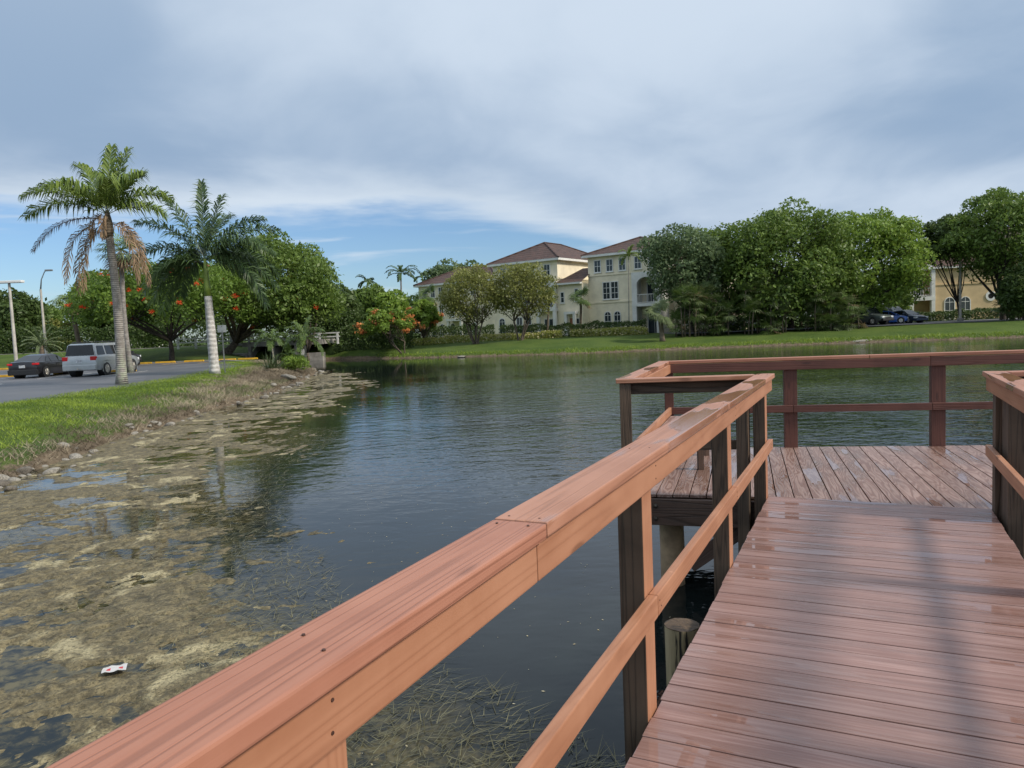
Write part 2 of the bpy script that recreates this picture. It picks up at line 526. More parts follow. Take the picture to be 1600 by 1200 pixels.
leaf_mat('frond_grey', (0.0725, 0.1087, 0.0435), (0.2175, 0.261, 0.1232), 0.45, 0.2)
leaf_mat('frond_dead', (0.17, 0.105, 0.06), (0.42, 0.30, 0.19), 0.7, 0.15)
leaf_mat('frond_rust', (0.09, 0.045, 0.03), (0.22, 0.12, 0.075), 0.7, 0.15)
leaf_mat('blade_green', (0.075, 0.14, 0.012), (0.28, 0.365, 0.05), 0.5, 0.3)
leaf_mat('blade_dry', (0.10, 0.078, 0.052), (0.44, 0.37, 0.265), 0.8, 0.1)
leaf_mat('weed_wet', (0.06, 0.055, 0.02), (0.24, 0.22, 0.12), 0.4, 0.1)

plain('bark', (0.10, 0.078, 0.058), 0.85, 0.5, 6.0, bump=0.6)
plain('bark_dark', (0.045, 0.036, 0.028), 0.85, 0.5, 5.0, bump=0.6)


def palm_trunk_mat(name, a, b, rings, lichen=0.0, ringk=0.4):
    t = material(name)
    c, r = objco(t)
    wv = t.put('ShaderNodeTexWave', {'Vector': c, 'Scale': rings, 'Distortion': 1.6, 'Detail': 3.0, 'Detail Scale': 2.0}, wave_type='BANDS', bands_direction='Z').outputs[1]
    n = t.noise(c, 5.0, 5.0, 0.65)
    cc = t.mix(t.ramp(n, 0.3, 0.7), a, b)
    cc = t.mix(t.math('MULTIPLY', t.ramp(wv, 0.22, 0.03), ringk), cc, tuple(x * 0.5 for x in a))
    if lichen:
        lz = t.put('ShaderNodeSeparateXYZ', {0: t.put('ShaderNodeTexCoord').outputs['Object']}).outputs[2]
        lm = t.math('MULTIPLY', t.ramp(lz, 2.2, 0.6), t.ramp(t.noise(c, 4.0, 5.0, 0.6), 0.42, 0.58))
        cc = t.mix(t.math('MULTIPLY', lm, lichen), cc, (0.36, 0.42, 0.27))
    finish(t, cc, 0.8, t.math('ADD', wv, n), 0.5, 0.03)


palm_trunk_mat('trunk_grey', (0.20, 0.175, 0.155), (0.36, 0.33, 0.30), 3.4, 0.45, 0.3)
palm_trunk_mat('trunk_royal', (0.38, 0.35, 0.32), (0.66, 0.64, 0.61), 1.3, 0.0, 0.22)
palm_trunk_mat('trunk_brown', (0.09, 0.07, 0.05), (0.22, 0.17, 0.12), 2.4)
plain('crownshaft', (0.20, 0.27, 0.045), 0.4, 0.3, 2.0)
plain('rock_pale', (0.25, 0.23, 0.195), 0.8, 0.4, 5.0, bump=0.5)
plain('rock_grey', (0.12, 0.105, 0.085), 0.8, 0.5, 5.0, bump=0.5)

plain('stucco', (0.84, 0.75, 0.56), 0.85, 0.10, 0.8)
plain('stucco_tan', (0.62, 0.46, 0.26), 0.85, 0.10, 0.8)
plain('trim_white', (0.74, 0.73, 0.69), 0.65, 0.10, 1.0)
plain('brick_base', (0.36, 0.15, 0.09), 0.85, 0.35, 4.0)
t = material('roof_tile')
c, r = objco(t)
wv = t.put('ShaderNodeTexWave', {'Vector': c, 'Scale': 0.95, 'Distortion': 0.4, 'Detail': 1.0}, wave_type='BANDS', bands_direction='Z').outputs[1]
n = t.noise(c, 1.4, 5.0, 0.7); n2 = t.noise(c, 11.0, 3.0, 0.6)
cc = t.mix(t.ramp(n, 0.3, 0.7), (0.040, 0.025, 0.022), (0.10, 0.052, 0.040))
cc = t.mix(t.math('MULTIPLY', t.ramp(n2, 0.45, 0.7), 0.5), cc, (0.13, 0.07, 0.052))
finish(t, cc, 0.75, t.math('ADD', wv, n2), 0.8, 0.06)
t = material('pane')
c, r = objco(t)
finish(t, t.mix(t.noise(c, 0.8, 2.0), (0.02, 0.028, 0.035), (0.06, 0.075, 0.085)), 0.06)
plain('pole_concrete', (0.48, 0.45, 0.40), 0.8, 0.2, 2.0, bump=0.2)
plain('metal_grey', (0.33, 0.34, 0.35), 0.4, 0.15, 4.0, 0.7)
plain('sign_back', (0.62, 0.63, 0.62), 0.4, 0.1, 2.0, 0.3)
plain('lamp_white', (0.78, 0.78, 0.76), 0.4, 0.06, 2.0)


def paint(name, color, rough=0.28, metal=0.0):
    t = material(name)
    c, r = objco(t)
    n = t.noise(c, 2.5, 4.0, 0.6)
    cc = t.mix(t.ramp(n, 0.3, 0.75), color, tuple(x * 0.82 + 0.012 for x in color))
    finish(t, cc, t.math('ADD', rough, t.math('MULTIPLY', n, 0.12)), Metallic=metal, **{'Coat Weight': 0.6, 'Coat Roughness': 0.08})


paint('paint_silver', (0.46, 0.485, 0.495), 0.30, 0.45)
paint('paint_black', (0.010, 0.009, 0.012))
paint('paint_blue', (0.035, 0.13, 0.48))
paint('paint_navy', (0.05, 0.075, 0.13), 0.3, 0.3)
paint('paint_greygreen', (0.10, 0.12, 0.115), 0.3, 0.3)
paint('paint_charcoal', (0.035, 0.037, 0.042))
paint('paint_pale', (0.70, 0.71, 0.72))
plain('car_glass', (0.012, 0.015, 0.018), 0.05, 0.2)
plain('rubber', (0.018, 0.018, 0.018), 0.75, 0.3, 6.0)
plain('alloy', (0.55, 0.52, 0.47), 0.35, 0.2, 9.0, 0.7)
plain('tail_red', (0.55, 0.015, 0.02), 0.15, 0.15, 3.0)
plain('head_lamp', (0.75, 0.77, 0.78), 0.12, 0.1, 3.0)
plain('plate', (0.50, 0.52, 0.55), 0.4, 0.35, 14.0)
plain('plastic_black', (0.02, 0.02, 0.021), 0.5, 0.2, 5.0)
plain('wrapper', (0.58, 0.56, 0.54), 0.4, 0.1, 20.0)
plain('print_red', (0.55, 0.03, 0.04), 0.4, 0.1, 20.0)

# ================================================================== the land and the lake
LAKE = [(-9.2, 4), (-9.5, 9), (-9.74, 13.8), (-10.4, 19.1), (-10.9, 25.0), (-11.2, 35.5), (-12.6, 45.0), (-14.0, 53.0), (-17.5, 60), (-24, 72), (-27.5, 79), (-20.2, 80.5),
        (-16.5, 78), (-11.6, 75.0), (-3.0, 70.4), (5.9, 67.0), (14.1, 66.9), (21, 66.4), (28.6, 65.6), (36, 64.0), (43.2, 62.0), (60, 57), (85, 42), (95, 10), (80, -40), (30, -75), (-5, -70), (-9, -30)]
LP = np.array(LAKE)


def shore_dist(x, y):
    """distance to the lake's edge, negative in the water"""
    x = np.asarray(x, float); y = np.asarray(y, float)
    best = np.full(x.shape, 1e9); inside = np.zeros(x.shape, bool)
    n = len(LP)
    for i in range(n):
        ax, ay = LP[i]; bx, by = LP[(i + 1) % n]
        ex, ey = bx - ax, by - ay
        t = np.clip(((x - ax) * ex + (y - ay) * ey) / (ex * ex + ey * ey), 0, 1)
        best = np.minimum(best, np.hypot(x - ax - t * ex, y - ay - t * ey))
        cross = ((ay > y) != (by > y)) & (x < ex * (y - ay) / (ey if abs(ey) > 1e-9 else 1e-9) + ax)
        inside ^= cross
    return np.where(inside, -best, best)


LOT_Z = 0.70


def land(x, y):
    x = np.asarray(x, float); y = np.asarray(y, float)
    d = shore_dist(x, y)
    wob = (fbm(x * 0.6, y * 0.6, 3, 3) - 0.5)
    d2 = d + wob * 0.5 * np.clip(1.2 - np.abs(d) * 0.2, 0, 1)
    wleft = sstep((-9.0 - x) / 10.0)
    hl = LOT_Z + 1.3 * sstep((y - 67.5) / 15.0)
    hf = 1.32
    # left bank: a steep dry foot, then a grassed shoulder
    pl = np.interp(d2, [-6, -1.5, 0, 0.3, 0.9, 2.0, 4.2, 6.0], [-1.4, -0.5, 0.0, 0.20, 0.50, 0.69, 0.76, LOT_Z])
    pl = np.where(d2 > 6.0, hl, np.minimum(pl, np.maximum(hl, pl * 0 + 0.9)))
    pl = pl + (hl - LOT_Z) * np.clip(d2 / 6.0, 0, 1) * (d2 <= 6.0)
    pf = np.interp(d2, [-6, -1.5, 0, 0.35, 3.0, 10.0, 16.0], [-1.4, -0.5, 0.0, 0.24, 0.62, 1.22, hf])
    z = pl * wleft + pf * (1 - wleft)
    bump = (fbm(x * 2.1, y * 2.1, 3, 5) - 0.5) * 0.16 * np.clip(1 - np.abs(d - 1.2) / 2.6, 0, 1)
    return z + bump


def axis(segs):
    out = []
    for a, b, s in segs:
        out += list(np.arange(a, b, s))
    out.append(segs[-1][1])
    return np.array(out)


gx_ = axis([(-1500, -300, 150), (-300, -100, 20), (-100, -34, 3), (-34, -20, 0.8), (-20, -6, 0.28), (-6, 60, 1.1), (60, 120, 3), (120, 300, 20), (300, 1500, 150)])
gy_ = axis([(-600, -120, 60), (-120, -10, 6), (-10, 6, 1.5), (6, 36, 0.33), (36, 60, 0.6), (60, 92, 0.7), (92, 140, 3), (140, 400, 20), (400, 2600, 220)])
GX, GY = np.meshgrid(gx_, gy_)
GZ = land(GX, GY)
SD = shore_dist(GX, GY)
wl = sstep((-9.0 - GX) / 10.0)
DW = np.interp(GY, [8, 14, 20, 30, 45], [0.3, 0.4, 0.6, 1.6, 2.9])
DRY = np.where((wl > 0.3) & (GY < 57), np.clip(0.5 + (DW - SD) / 1.3, 0, 1), np.clip(0.95 - SD * 1.4, 0, 1))
nx, ny = len(gx_), len(gy_)
idx = np.arange(nx * ny).reshape(ny, nx)
quads = np.stack([idx[:-1, :-1], idx[:-1, 1:], idx[1:, 1:], idx[1:, :-1]], -1).reshape(-1, 4)
me = bpy.data.meshes.new('ground')
me.from_pydata(np.stack([GX, GY, GZ], -1).reshape(-1, 3).tolist(), [], quads.tolist())
for nm, arr in (('shore', SD), ('dry', DRY)):
    at_ = me.attributes.new(nm, 'FLOAT', 'POINT')
    at_.data.foreach_set('value', arr.ravel().astype(np.float32))
me.materials.append(M['land'])
me.polygons.foreach_set('use_smooth', [True] * len(me.polygons))
put('ground', me, kind='structure', label='grassy ground sloping down to the lake all round')

# --- algae reach: how far the weed spreads from the left bank
EDGE_Y = [-6, 0, 2.5, 4.06, 4.84, 6.5, 8.8, 13.6, 23, 37, 47, 56]
EDGE_X = [1.2, 0.9, 0.6, 0.45, -0.25, -1.6, -2.8, -4.4, -5.6, -6.8, -9.5, -14.5]


def weed_depth(x, y):
    """positive inside the weed bed"""
    e = np.interp(y, EDGE_Y, EDGE_X)
    return e - 0.25 - x + (fbm(x * 0.9, y * 0.5, 4, 21) - 0.5) * (1.0 + 0.015 * np.maximum(y, 0))


wx = axis([(-60, -14, 4), (-14, 4, 0.25), (4, 110, 4)])
wy = axis([(-90, -6, 6), (-6, 20, 0.25), (20, 60, 0.8), (60, 100, 4)])
WX, WY = np.meshgrid(wx, wy)
WD = sstep((weed_depth(WX, WY) + 0.5) / 1.3) * (WY < 60)
idx = np.arange(len(wx) * len(wy)).reshape(len(wy), len(wx))
quads = np.stack([idx[:-1, :-1], idx[:-1, 1:], idx[1:, 1:], idx[1:, :-1]], -1).reshape(-1, 4)
me = bpy.data.meshes.new('water')
me.from_pydata(np.stack([WX, WY, WX * 0], -1).reshape(-1, 3).tolist(), [], quads.tolist())
at_ = me.attributes.new('weed', 'FLOAT', 'POINT')
at_.data.foreach_set('value', WD.ravel().astype(np.float32))
me.materials.append(M['water'])
put('water', me, kind='structure', label='dark rippled lake water under the boardwalk')


def algae_patch(y0, y1, dx_, dy_, xmin, xmax):
    ax = np.arange(xmin, xmax, dx_); ay = np.arange(y0, y1 + dy_ * 0.5, dy_)
    X, Y = np.meshgrid(ax, ay)
    W = weed_depth(X, Y)
    qx = X + (fbm(X * 1.3, Y * 1.3, 3, 41) - 0.5) * 1.1; qy = Y + (fbm(X * 1.3, Y * 1.3, 3, 43) - 0.5) * 1.1
    X0, Y0 = X, Y
    big = fbm(qx * 0.75, qy * 0.75 * 1.3, 4, 31)
    fine = fbm(qx * 2.6, qy * 4.2, 4, 33, 0.62)
    micro = fbm(X * 17, Y * 17, 3, 35, 0.6)
    cov = np.clip(W / 1.3, -2, 1) * 0.18
    h = (big - 0.53) * 0.55 + (fine - 0.5) * 0.75 + (micro - 0.5) * 0.30 + cov - 0.125
    Z = np.where(h > 0, np.minimum(h, 0.22) * 0.11 + (micro - 0.3) * 0.012 * np.clip(h * 12, 0, 1), h * 0.15)
    n0, n1 = X.shape
    keep = (Z > -0.004)
    k = keep[:-1, :-1] | keep[1:, :-1] | keep[:-1, 1:] | keep[1:, 1:]
    k &= (shore_dist(X[:-1, :-1], Y[:-1, :-1]) < 0.15)
    idx = np.arange(n0 * n1).reshape(n0, n1)
    q = np.stack([idx[:-1, :-1], idx[:-1, 1:], idx[1:, 1:], idx[1:, :-1]], -1)[k]
    used, inv = np.unique(q, return_inverse=True)
    V = np.stack([X, Y, Z], -1).reshape(-1, 3)[used]
    return V, inv.reshape(-1, 4)


V1, Q1 = algae_patch(1.0, 12.0, 0.036, 0.036, -9.9, 1.2)
V2, Q2 = algae_patch(12.0, 26.0, 0.075, 0.11, -11.5, -2.5)
V3, Q3 = algae_patch(26.0, 58.0, 0.15, 0.3, -17.5, -4.0)
me = bpy.data.meshes.new('floating_algae')
me.from_pydata(np.concatenate([V1, V2, V3]).tolist(), [], np.concatenate([Q1, Q2 + len(V1), Q3 + len(V1) + len(V2)]).tolist())
me.materials.append(M['algae'])
me.polygons.foreach_set('use_smooth', [True] * len(me.polygons))
put('floating_algae', me, kind='stuff', label='tan and olive algae mats floating beside the left bank', cat='algae')


def blades(name, P, h, wd, lean, mat, label, cat):
    n = len(P)
    a = rng.uniform(0, 2 * np.pi, n)
    sd = np.stack([np.cos(a), np.sin(a), np.zeros(n)], -1) * (wd * rng.uniform(0.7, 1.3, n))[:, None]
    b = rng.uniform(0, 2 * np.pi, n)
    cl = fbm(P[:, 0] * 0.9, P[:, 1] * 0.9, 4, 61)
    hh = h * rng.uniform(0.4, 1.3, n) * (0.55 + 1.0 * cl)
    tip = P + np.stack([np.cos(b) * lean * hh, np.sin(b) * lean * hh, hh * rng.uniform(0.5, 1.0, n)], -1)
    V = np.stack([P - sd, P + sd, tip], 1).reshape(-1, 3)
    return bulk(name, V, 3, mat, np.clip(rng.normal(0.0, 0.17, n) + 2.2 * (cl - 0.5) + 0.48, 0, 1), kind='stuff', label=label, cat=cat)


def scatter(n, x0, x1, y0, y1, dmin, dmax, dens=None):
    x = rng.uniform(x0, x1, n); y = y0 + (y1 - y0) * rng.uniform(0, 1, n) ** 1.7
    d = shore_dist(x, y)
    k = (d > dmin) & (d < dmax)
    if dens is not None:
        k &= rng.uniform(0, 1, n) < dens(x, y, d)
    x, y = x[k], y[k]
    return np.stack([x, y, land(x, y) - 0.01], -1)


P = scatter(260000, -24, -9, 7, 62, 0.9, 6.2, lambda x, y, d: np.clip((d - np.interp(y, [8, 14, 20, 30, 45], [0.2, 0.25, 0.5, 1.4, 2.6]) + (fbm(x, y, 3, 8) - 0.5) * 2.4) / 1.2, 0, 1))
blades('grass', P, 0.10, 0.012, 0.7, 'blade_green', 'bright green grass on the shoulder of the left bank', 'grass')
P = scatter(300000, -22, -9, 7, 62, 0.02, 5.6, lambda x, y, d: np.clip((np.interp(y, [8, 14, 20, 30, 45], [1.0, 1.2, 1.5, 2.7, 4.0]) - d + (fbm(x, y, 3, 9) - 0.5) * 2.6) / 1.6, 0, 1))
blades('dry_weeds', P, 0.17, 0.011, 1.0, 'blade_dry', 'dry brown weeds on the foot of the left bank', 'weeds')
P = scatter(120000, -14, 58, 58, 80, 0.02, 1.3)
blades('shore_grass', P, 0.26, 0.03, 0.5, 'blade_green', 'rough grass along the far waterline below the lawn', 'grass')
# thin weed stems lying on the water at the edge of the algae
n = 60000
x = rng.uniform(-9, 1, n); y = 2 + 18 * rng.uniform(0, 1, n) ** 1.5
wdp = weed_depth(x, y)
k = (wdp > -0.5) & (rng.uniform(0, 1, n) < np.clip(1.0 - np.abs(wdp - 0.3) * 0.5, 0.0, 1) + 0.55 * (wdp > 0.6) * (fbm(x * 0.8, y * 0.8, 3, 51) > 0.5))
x, y = x[k], y[k]; n = len(x)
a = rng.normal(0.6, 0.9, n); L = rng.uniform(0.05, 0.26, n)
P0 = np.stack([x, y, rng.uniform(0.004, 0.02, n)], -1)
D = np.stack([np.cos(a) * L, np.sin(a) * L, rng.uniform(0, 0.035, n)], -1)
S = np.stack([-np.sin(a), np.cos(a), np.zeros(n)], -1) * 0.003
bulk('water_weeds', np.stack([P0 - S, P0 + S, P0 + D], 1).reshape(-1, 3), 3, 'weed_wet', rng.uniform(0, 1, n), kind='stuff', label='thin pale weed stems floating at the edge of the algae', cat='weeds')
# flecks drifting on open water
n = 420
x = rng.uniform(-2.5, 2.5, n); y = rng.uniform(2.5, 14, n)
a = rng.uniform(0, 6.28, n); L = rng.uniform(0.004, 0.016, n)
P0 = np.stack([x, y, np.full(n, 0.004)], -1)
D = np.stack([np.cos(a) * L, np.sin(a) * L, np.zeros(n)], -1); S = np.stack([-np.sin(a), np.cos(a), np.zeros(n)], -1) * (L * 0.4)[:, None]
bulk('drifting_flecks', np.stack([P0 - D, P0 - S, P0 + D, P0 + S], 1).reshape(-1, 3), 4, 'blossom_pale', rng.uniform(0, 1, n), kind='stuff', label='tiny pale flecks drifting on the dark water', cat='flecks')

# --- car park
LOT = [(-16.4, 8), (-16.9, 24.2), (-16.1, 27.0), (-15.9, 31), (-16.6, 40.4), (-18.0, 50.3), (-22, 60), (-27, 67.4), (-95, 67.4), (-95, 8)]
mb = MB().prism(LOT, LOT_Z + 0.004, LOT_Z + 0.045)
mb.build('parking_lot', 'asphalt', kind='structure', label='wet grey asphalt car park behind the left bank')
park = bpy.data.objects['parking_lot']
TOPZ = LOT_Z + 0.045
for xx in (-41.6, -38.4, -35.0, -31.3, -27.7, -24.0):
    MB().box(xx - 0.06, 43.0, TOPZ + 0.004, xx + 0.06, 48.6, TOPZ + 0.008).build('stall_line', 'paint_white', park)
for xx in (-44, -41, -38, -35, -32, -29, -26):
    MB().box(xx - 0.06, 61.2, TOPZ + 0.004, xx + 0.06, 66.2, TOPZ + 0.008).build('stall_line', 'paint_yellow', park)
MB().box(-34, 38.2, TOPZ + 0.004, -26.5, 38.45, TOPZ + 0.008).build('stop_line', 'paint_white', park)
MB().prism([(-70, 67.5), (-27, 67.5), (-22, 60.1), (-21.8, 60.2), (-26.8, 67.75), (-70, 67.75)], LOT_Z - 0.05, LOT_Z + 0.14).build('kerb', 'concrete', kind='structure', label='pale concrete kerb along the far side of the car park')

stop = MB().xprism([(-0.9, 0), (0.9, 0), (0.9, 0.09), (0.86, 0.15), (-0.86, 0.15), (-0.9, 0.09)], -0.08, 0.08).mesh('wheel_stop', 'paint_yellow', bevel=0.02)
STOPS = [(-25.8, 48.9, 'yellow wheel stop in front of the silver sport utility'), (-29.5, 48.9, 'yellow wheel stop in front of the black sedan'), (-33.1, 48.0, 'yellow wheel stop beside the black sedan, nearest the left edge')]
for u, lb in ((8, 'yellow wheel stop of the far row at the left edge, behind the light pole'), (221, 'yellow wheel stop of the far row, just right of the slim leaning palm'), (258, 'yellow wheel stop of the far row, below the flowering tree trunk'),
              (303, 'yellow wheel stop of the far row, just left of the white palm trunk'), (353, 'yellow wheel stop of the far row, between white palm trunk and sign post'), (387, 'yellow wheel stop of the far row, right of the sign post')):
    STOPS.append((sight(u, 560, 66.3).x, 66.3, lb))
for x, y, lb in STOPS:
    put('wheel_stop', stop, None, (x, y, TOPZ), (0, 0, rnd.uniform(-0.03, 0.03)), label=lb, cat='wheel stop', group='yellow wheel stops in the car park')

# drive beside the right-hand building
MB().prism([(17, 74.5), (36, 73.5), (60, 72), (60, 84), (17, 88)], 1.27, 1.345).build('drive', 'asphalt', kind='structure', label='asphalt drive with parked cars behind the far lawn')
# road embankment walk on the left, behind the car park
MB().prism([(-95, 83.0), (-30, 83.0), (-30, 84.6), (-95, 84.6)], 1.9, 2.06).build('path', 'concrete', kind='structure', label='pale walk along the top of the grass slope')

# ================================================================== the boardwalk
DZ = 0.95                               # deck level above the water
JL = Vector((2.2, 6.34, 0))
WA = R(25.7)
fa = Vector((math.sin(WA), math.cos(WA), 0)); ra = Vector((math.cos(WA), -math.sin(WA), 0))
WID = 1.65
S_NEAR = -10.5
PL_W, PL_G, PL_T = 0.1395, 0.0055, 0.026


def wl(s, tt, z=0.0):
    p = JL + fa * s + ra * tt
    return Vector((p.x, p.y, z))


def lumber(name, a, b, wd, th, mat, parent=None, up=Vector((0, 0, 1)), bevel=0.004, mats=None, **kw):
    """a board from a to b (centres of its ends): wd across (horizontal), th along `up`; local x runs along it"""
    a, b = Vector(a), Vector(b)
    d = (b - a); L = d.length; d.normalize()
    side = up.cross(d).normalized(); upv = d.cross(side)
    mb = MB().box(-L / 2, -wd / 2, -th / 2, L / 2, wd / 2, th / 2)
    me = mb.mesh(name, [mat], bevel=bevel)
    o = bpy.data.objects.new(name, me)
    col.objects.link(o)
    mw = Matrix((d, side, upv)).transposed().to_4x4()
    mw.translation = (a + b) / 2
    if parent is not None:
        o.parent = parent
        mw = parent.matrix_basis.inverted() @ mw
    o.matrix_basis = mw
    return tag(o, **kw)


def post(name, base, h, a, b, xdir, mat, parent, painted=None, paint_mat='stain'):
    """square post: local z up; a along xdir, b across. `painted` = '+y' or '-y' face carries stain"""
    xd = Vector((xdir.x, xdir.y, 0)).normalized(); yd = Vector((-xd.y, xd.x, 0))
    # local x runs up the post so the grain follows it
    mb = MB()
    mb.box(0, -a / 2, -b / 2, h, a / 2, b / 2)
    me = mb.mesh(name, [mat, paint_mat], bevel=0.005)
    if painted:
        ax, sg = painted
        for p in me.polygons:
            nrm = p.normal
            if (nrm.y if ax == 'a' else nrm.z) * sg > 0.6:
                p.material_index = 1
    o = bpy.data.objects.new(name, me)
    col.objects.link(o)
    mw = Matrix((Vector((0, 0, 1)), xd, yd)).transposed().to_4x4()
    mw.translation = Vector(base)
    if parent is not None:
        o.parent = parent
        mw = parent.matrix_basis.inverted() @ mw
    o.matrix_basis = mw
    return o


walk = empty('boardwalk', wl(0, 0, DZ), label='boardwalk of brown composite planks, wet with rain, leading onto the platform', cat='boardwalk')
wmesh = MB().box(-WID / 2, -PL_W / 2, -PL_T, WID / 2, PL_W / 2, 0).mesh('plank', 'plank_walk', bevel=0.003)
s = -PL_W / 2
k = 0
while s > S_NEAR:
    p = wl(s, WID / 2 + rnd.uniform(-0.005, 0.005), DZ + rnd.uniform(-0.001, 0.001)) - walk.location
    put('plank', wmesh, walk, p, (0, 0, -WA + rnd.uniform(-0.0012, 0.0012)))
    s -= PL_W + PL_G + (0.004 if k % 7 == 3 else 0)
    k += 1
for tt in (0.06, WID / 2, WID - 0.06):
    lumber('joist', wl(S_NEAR, tt, DZ - PL_T - 0.10), wl(-0.02, tt, DZ - PL_T - 0.10), 0.045, 0.19, 'beam_wood', walk)

# --- platform
FL_, BL_, BR_, FR_ = Vector((1.02, 6.74)), Vector((1.86, 9.16)), Vector((6.30, 8.24)), Vector((5.35, 5.30))
bd = Vector((math.sin(R(17.6)), math.cos(R(17.6))))          # along the boards
bc = Vector((bd.y, -bd.x))
stage = empty('viewing_platform', (FL_.x, FL_.y, DZ - 0.018), label='viewing platform of wet planks at the end of the boardwalk', cat='platform')


def clip_poly(poly, a, b):
    """keep the part of poly left of the line a->b"""
    out = []
    n = len(poly)
    def side(p): return (b.x - a.x) * (p.y - a.y) - (b.y - a.y) * (p.x - a.x)
    for i in range(n):
        p, q = poly[i], poly[(i + 1) % n]
        sp, sq = side(p), side(q)
        if sp >= 0: out.append(p)
        if (sp >= 0) != (sq >= 0):
            t_ = sp / (sp - sq)
            out.append(p + (q - p) * t_)
    return out


org = FL_.copy()
jl2 = Vector((JL.x, JL.y)); ra2 = Vector((ra.x, ra.y))
c0 = -0.02
while c0 < 5.2:
    c1 = c0 + PL_W
    poly = [org + bc * c0 - bd * 3, org + bc * c1 - bd * 3, org + bc * c1 + bd * 5, org + bc * c0 + bd * 5]
    mid = org + bc * (c0 + c1) / 2
    poly = clip_poly(poly, BR_, BL_)
    # front edge: left of the walk along the beam, elsewhere along the joint with the walk
    tcross = c0 + 0.07
    if tcross < 1.18:
        poly = clip_poly(poly, FL_, FL_ + Vector((1.2, -0.36)))
    else:
        poly = clip_poly(poly, jl2 + Vector((fa.x, fa.y)) * 0.014, jl2 + Vector((fa.x, fa.y)) * 0.014 + ra2)
    poly = clip_poly(poly, FR_, BR_)
    poly = clip_poly(poly, BL_, FL_)
    if len(poly) >= 3:
        cx = sum((p for p in poly), Vector((0, 0))) / len(poly)
        # the plank's own frame: x along the board
        loc_poly = [(((p - cx).dot(bd)), ((p - cx).dot(Vector((-bd.y, bd.x))))) for p in poly]
        o = MB().prism(loc_poly, -PL_T, 0).build('plank', 'plank_stage', stage, bevel=0.0025)
        o.location = (cx.x - stage.location.x, cx.y - stage.location.y, rnd.uniform(-0.0015, 0.0015))
        o.rotation_euler = (0, 0, math.atan2(bd.y, bd.x))
    c0 = c1 + 0.009
zb = DZ - 0.018 - PL_T
f2 = (FL_ + Vector((1.2, -0.36)))


def v3(p, z): return Vector((p.x, p.y, z))


fdir = Vector((1.2, -0.36)).normalized(); fnrm = Vector((-fdir.y, fdir.x))   # fnrm points inward (+y)
bL = FL_ - fdir * 0.02 - fnrm * 0.03
bR_ = FL_ + fdir * 1.17 - fnrm * 0.03
lumber('front_beam', v3(bL, zb - 0.128), v3(bR_, zb - 0.128), 0.05, 0.24, 'beam_wood', stage)
lumber('front_beam', wl(-0.07, WID + 0.10, zb - 0.128), wl(-0.07, WID + 1.6, zb - 0.128), 0.05, 0.24, 'beam_wood', stage)
lumber('rear_beam', v3(BL_, zb - 0.13), v3(BR_, zb - 0.13), 0.05, 0.24, 'beam_wood', stage)
lumber('side_beam', v3(FL_ + bc * 0.03, zb - 0.13), v3(BL_ + bc * 0.03, zb - 0.13), 0.05, 0.24, 'beam_wood', stage)
for q in (0.25, 0.5, 0.75):
    lumber('joist', v3(BL_.lerp(FL_, q) + Vector((0.06, 0.06)), zb - 0.11), v3(BR_.lerp(FR_, q), zb - 0.11), 0.045, 0.2, 'beam_wood', stage)
lumber('brace', v3(FL_ + fdir * 0.55 + fnrm * 0.1, 0.25), v3(FL_ + fdir * 1.15 + fnrm * 0.1, zb - 0.2), 0.045, 0.14, 'beam_wood', stage)
boltm = MB().tube([(0, 0, 0), (0, 0, 0.008), (0, 0, 0.009), (0, 0, 0.02), (0, 0, 0.024)], [0.022, 0.022, 0.014, 0.014, 0.008], 10).mesh('bolt', 'bolt', smooth=True)


def bolt_at(p, nrm, parent):
    n3 = Vector((nrm.x, nrm.y, 0)).normalized()
    o = put('bolt', boltm, parent)
    mw = n3.to_track_quat('Z', 'Y').to_matrix().to_4x4(); mw.translation = Vector(p)
    o.matrix_basis = parent.matrix_basis.inverted() @ mw


for dd in (0.27, 1.05):
    for zz in (-0.07, -0.185):
        p = FL_ + fdir * dd - fnrm * 0.055
        bolt_at((p.x, p.y, zb + zz), -fnrm, stage)
for dd in (0.28, 0.9):
    for zz in (-0.07, -0.185):
        bolt_at(wl(-0.095, WID + dd, zb + zz), -fa, stage)

# piles
def pile(name, x, y, r, z1, side, endm, label, lean=(0, 0)):
    o = empty(name, (x, y, 0), label=label, cat='piling')
    pts, rad = [], []
    for i in range(9):
        q = i / 8
        pts.append((lean[0] * q + rnd.uniform(-.003, .003), lean[1] * q, -1.0 + (z1 + 1.0) * q)); rad.append(r * (1.04 - 0.06 * q) + rnd.uniform(-.002, .002))
    mb = MB().tube(pts, rad, 18, cap=False)
    mb.build('shaft', side, o, smooth='all')
    tp = [(pts[-1][0] + rad[-1] * math.cos(2 * math.pi * j / 18), pts[-1][1] + rad[-1] * math.sin(2 * math.pi * j / 18), z1 + rnd.uniform(-.004, .004)) for j in range(18)]
    mb = MB()
    for j in range(18):
        mb.face([(pts[-1][0], pts[-1][1], z1 + 0.008), tp[j], tp[(j + 1) % 18]])
    mb.build('cut_end', endm, o)
    return o


pst = wl(-2.80, -0.135)
pile('mooring_pile', pst.x, pst.y, 0.095, 0.865, 'pile_wood', 'pile_end', 'short cut-off timber pile beside the boardwalk edge')
pile('platform_pile', 1.47, 6.92, 0.115, zb - 0.15, 'pile_tan', 'pile_end', 'tan timber pile holding up the platform corner')
pile('platform_pile', 4.9, 8.1, 0.115, zb - 0.22, 'pile_tan', 'pile_end', 'tan timber pile under the far side of the platform')
pile('platform_pile', wl(-0.4, WID + 0.25).x, wl(-0.4, WID + 0.25).y, 0.11, zb - 0.25, 'pile_tan', 'pile_end', 'tan timber pile under the platform right of the boardwalk')

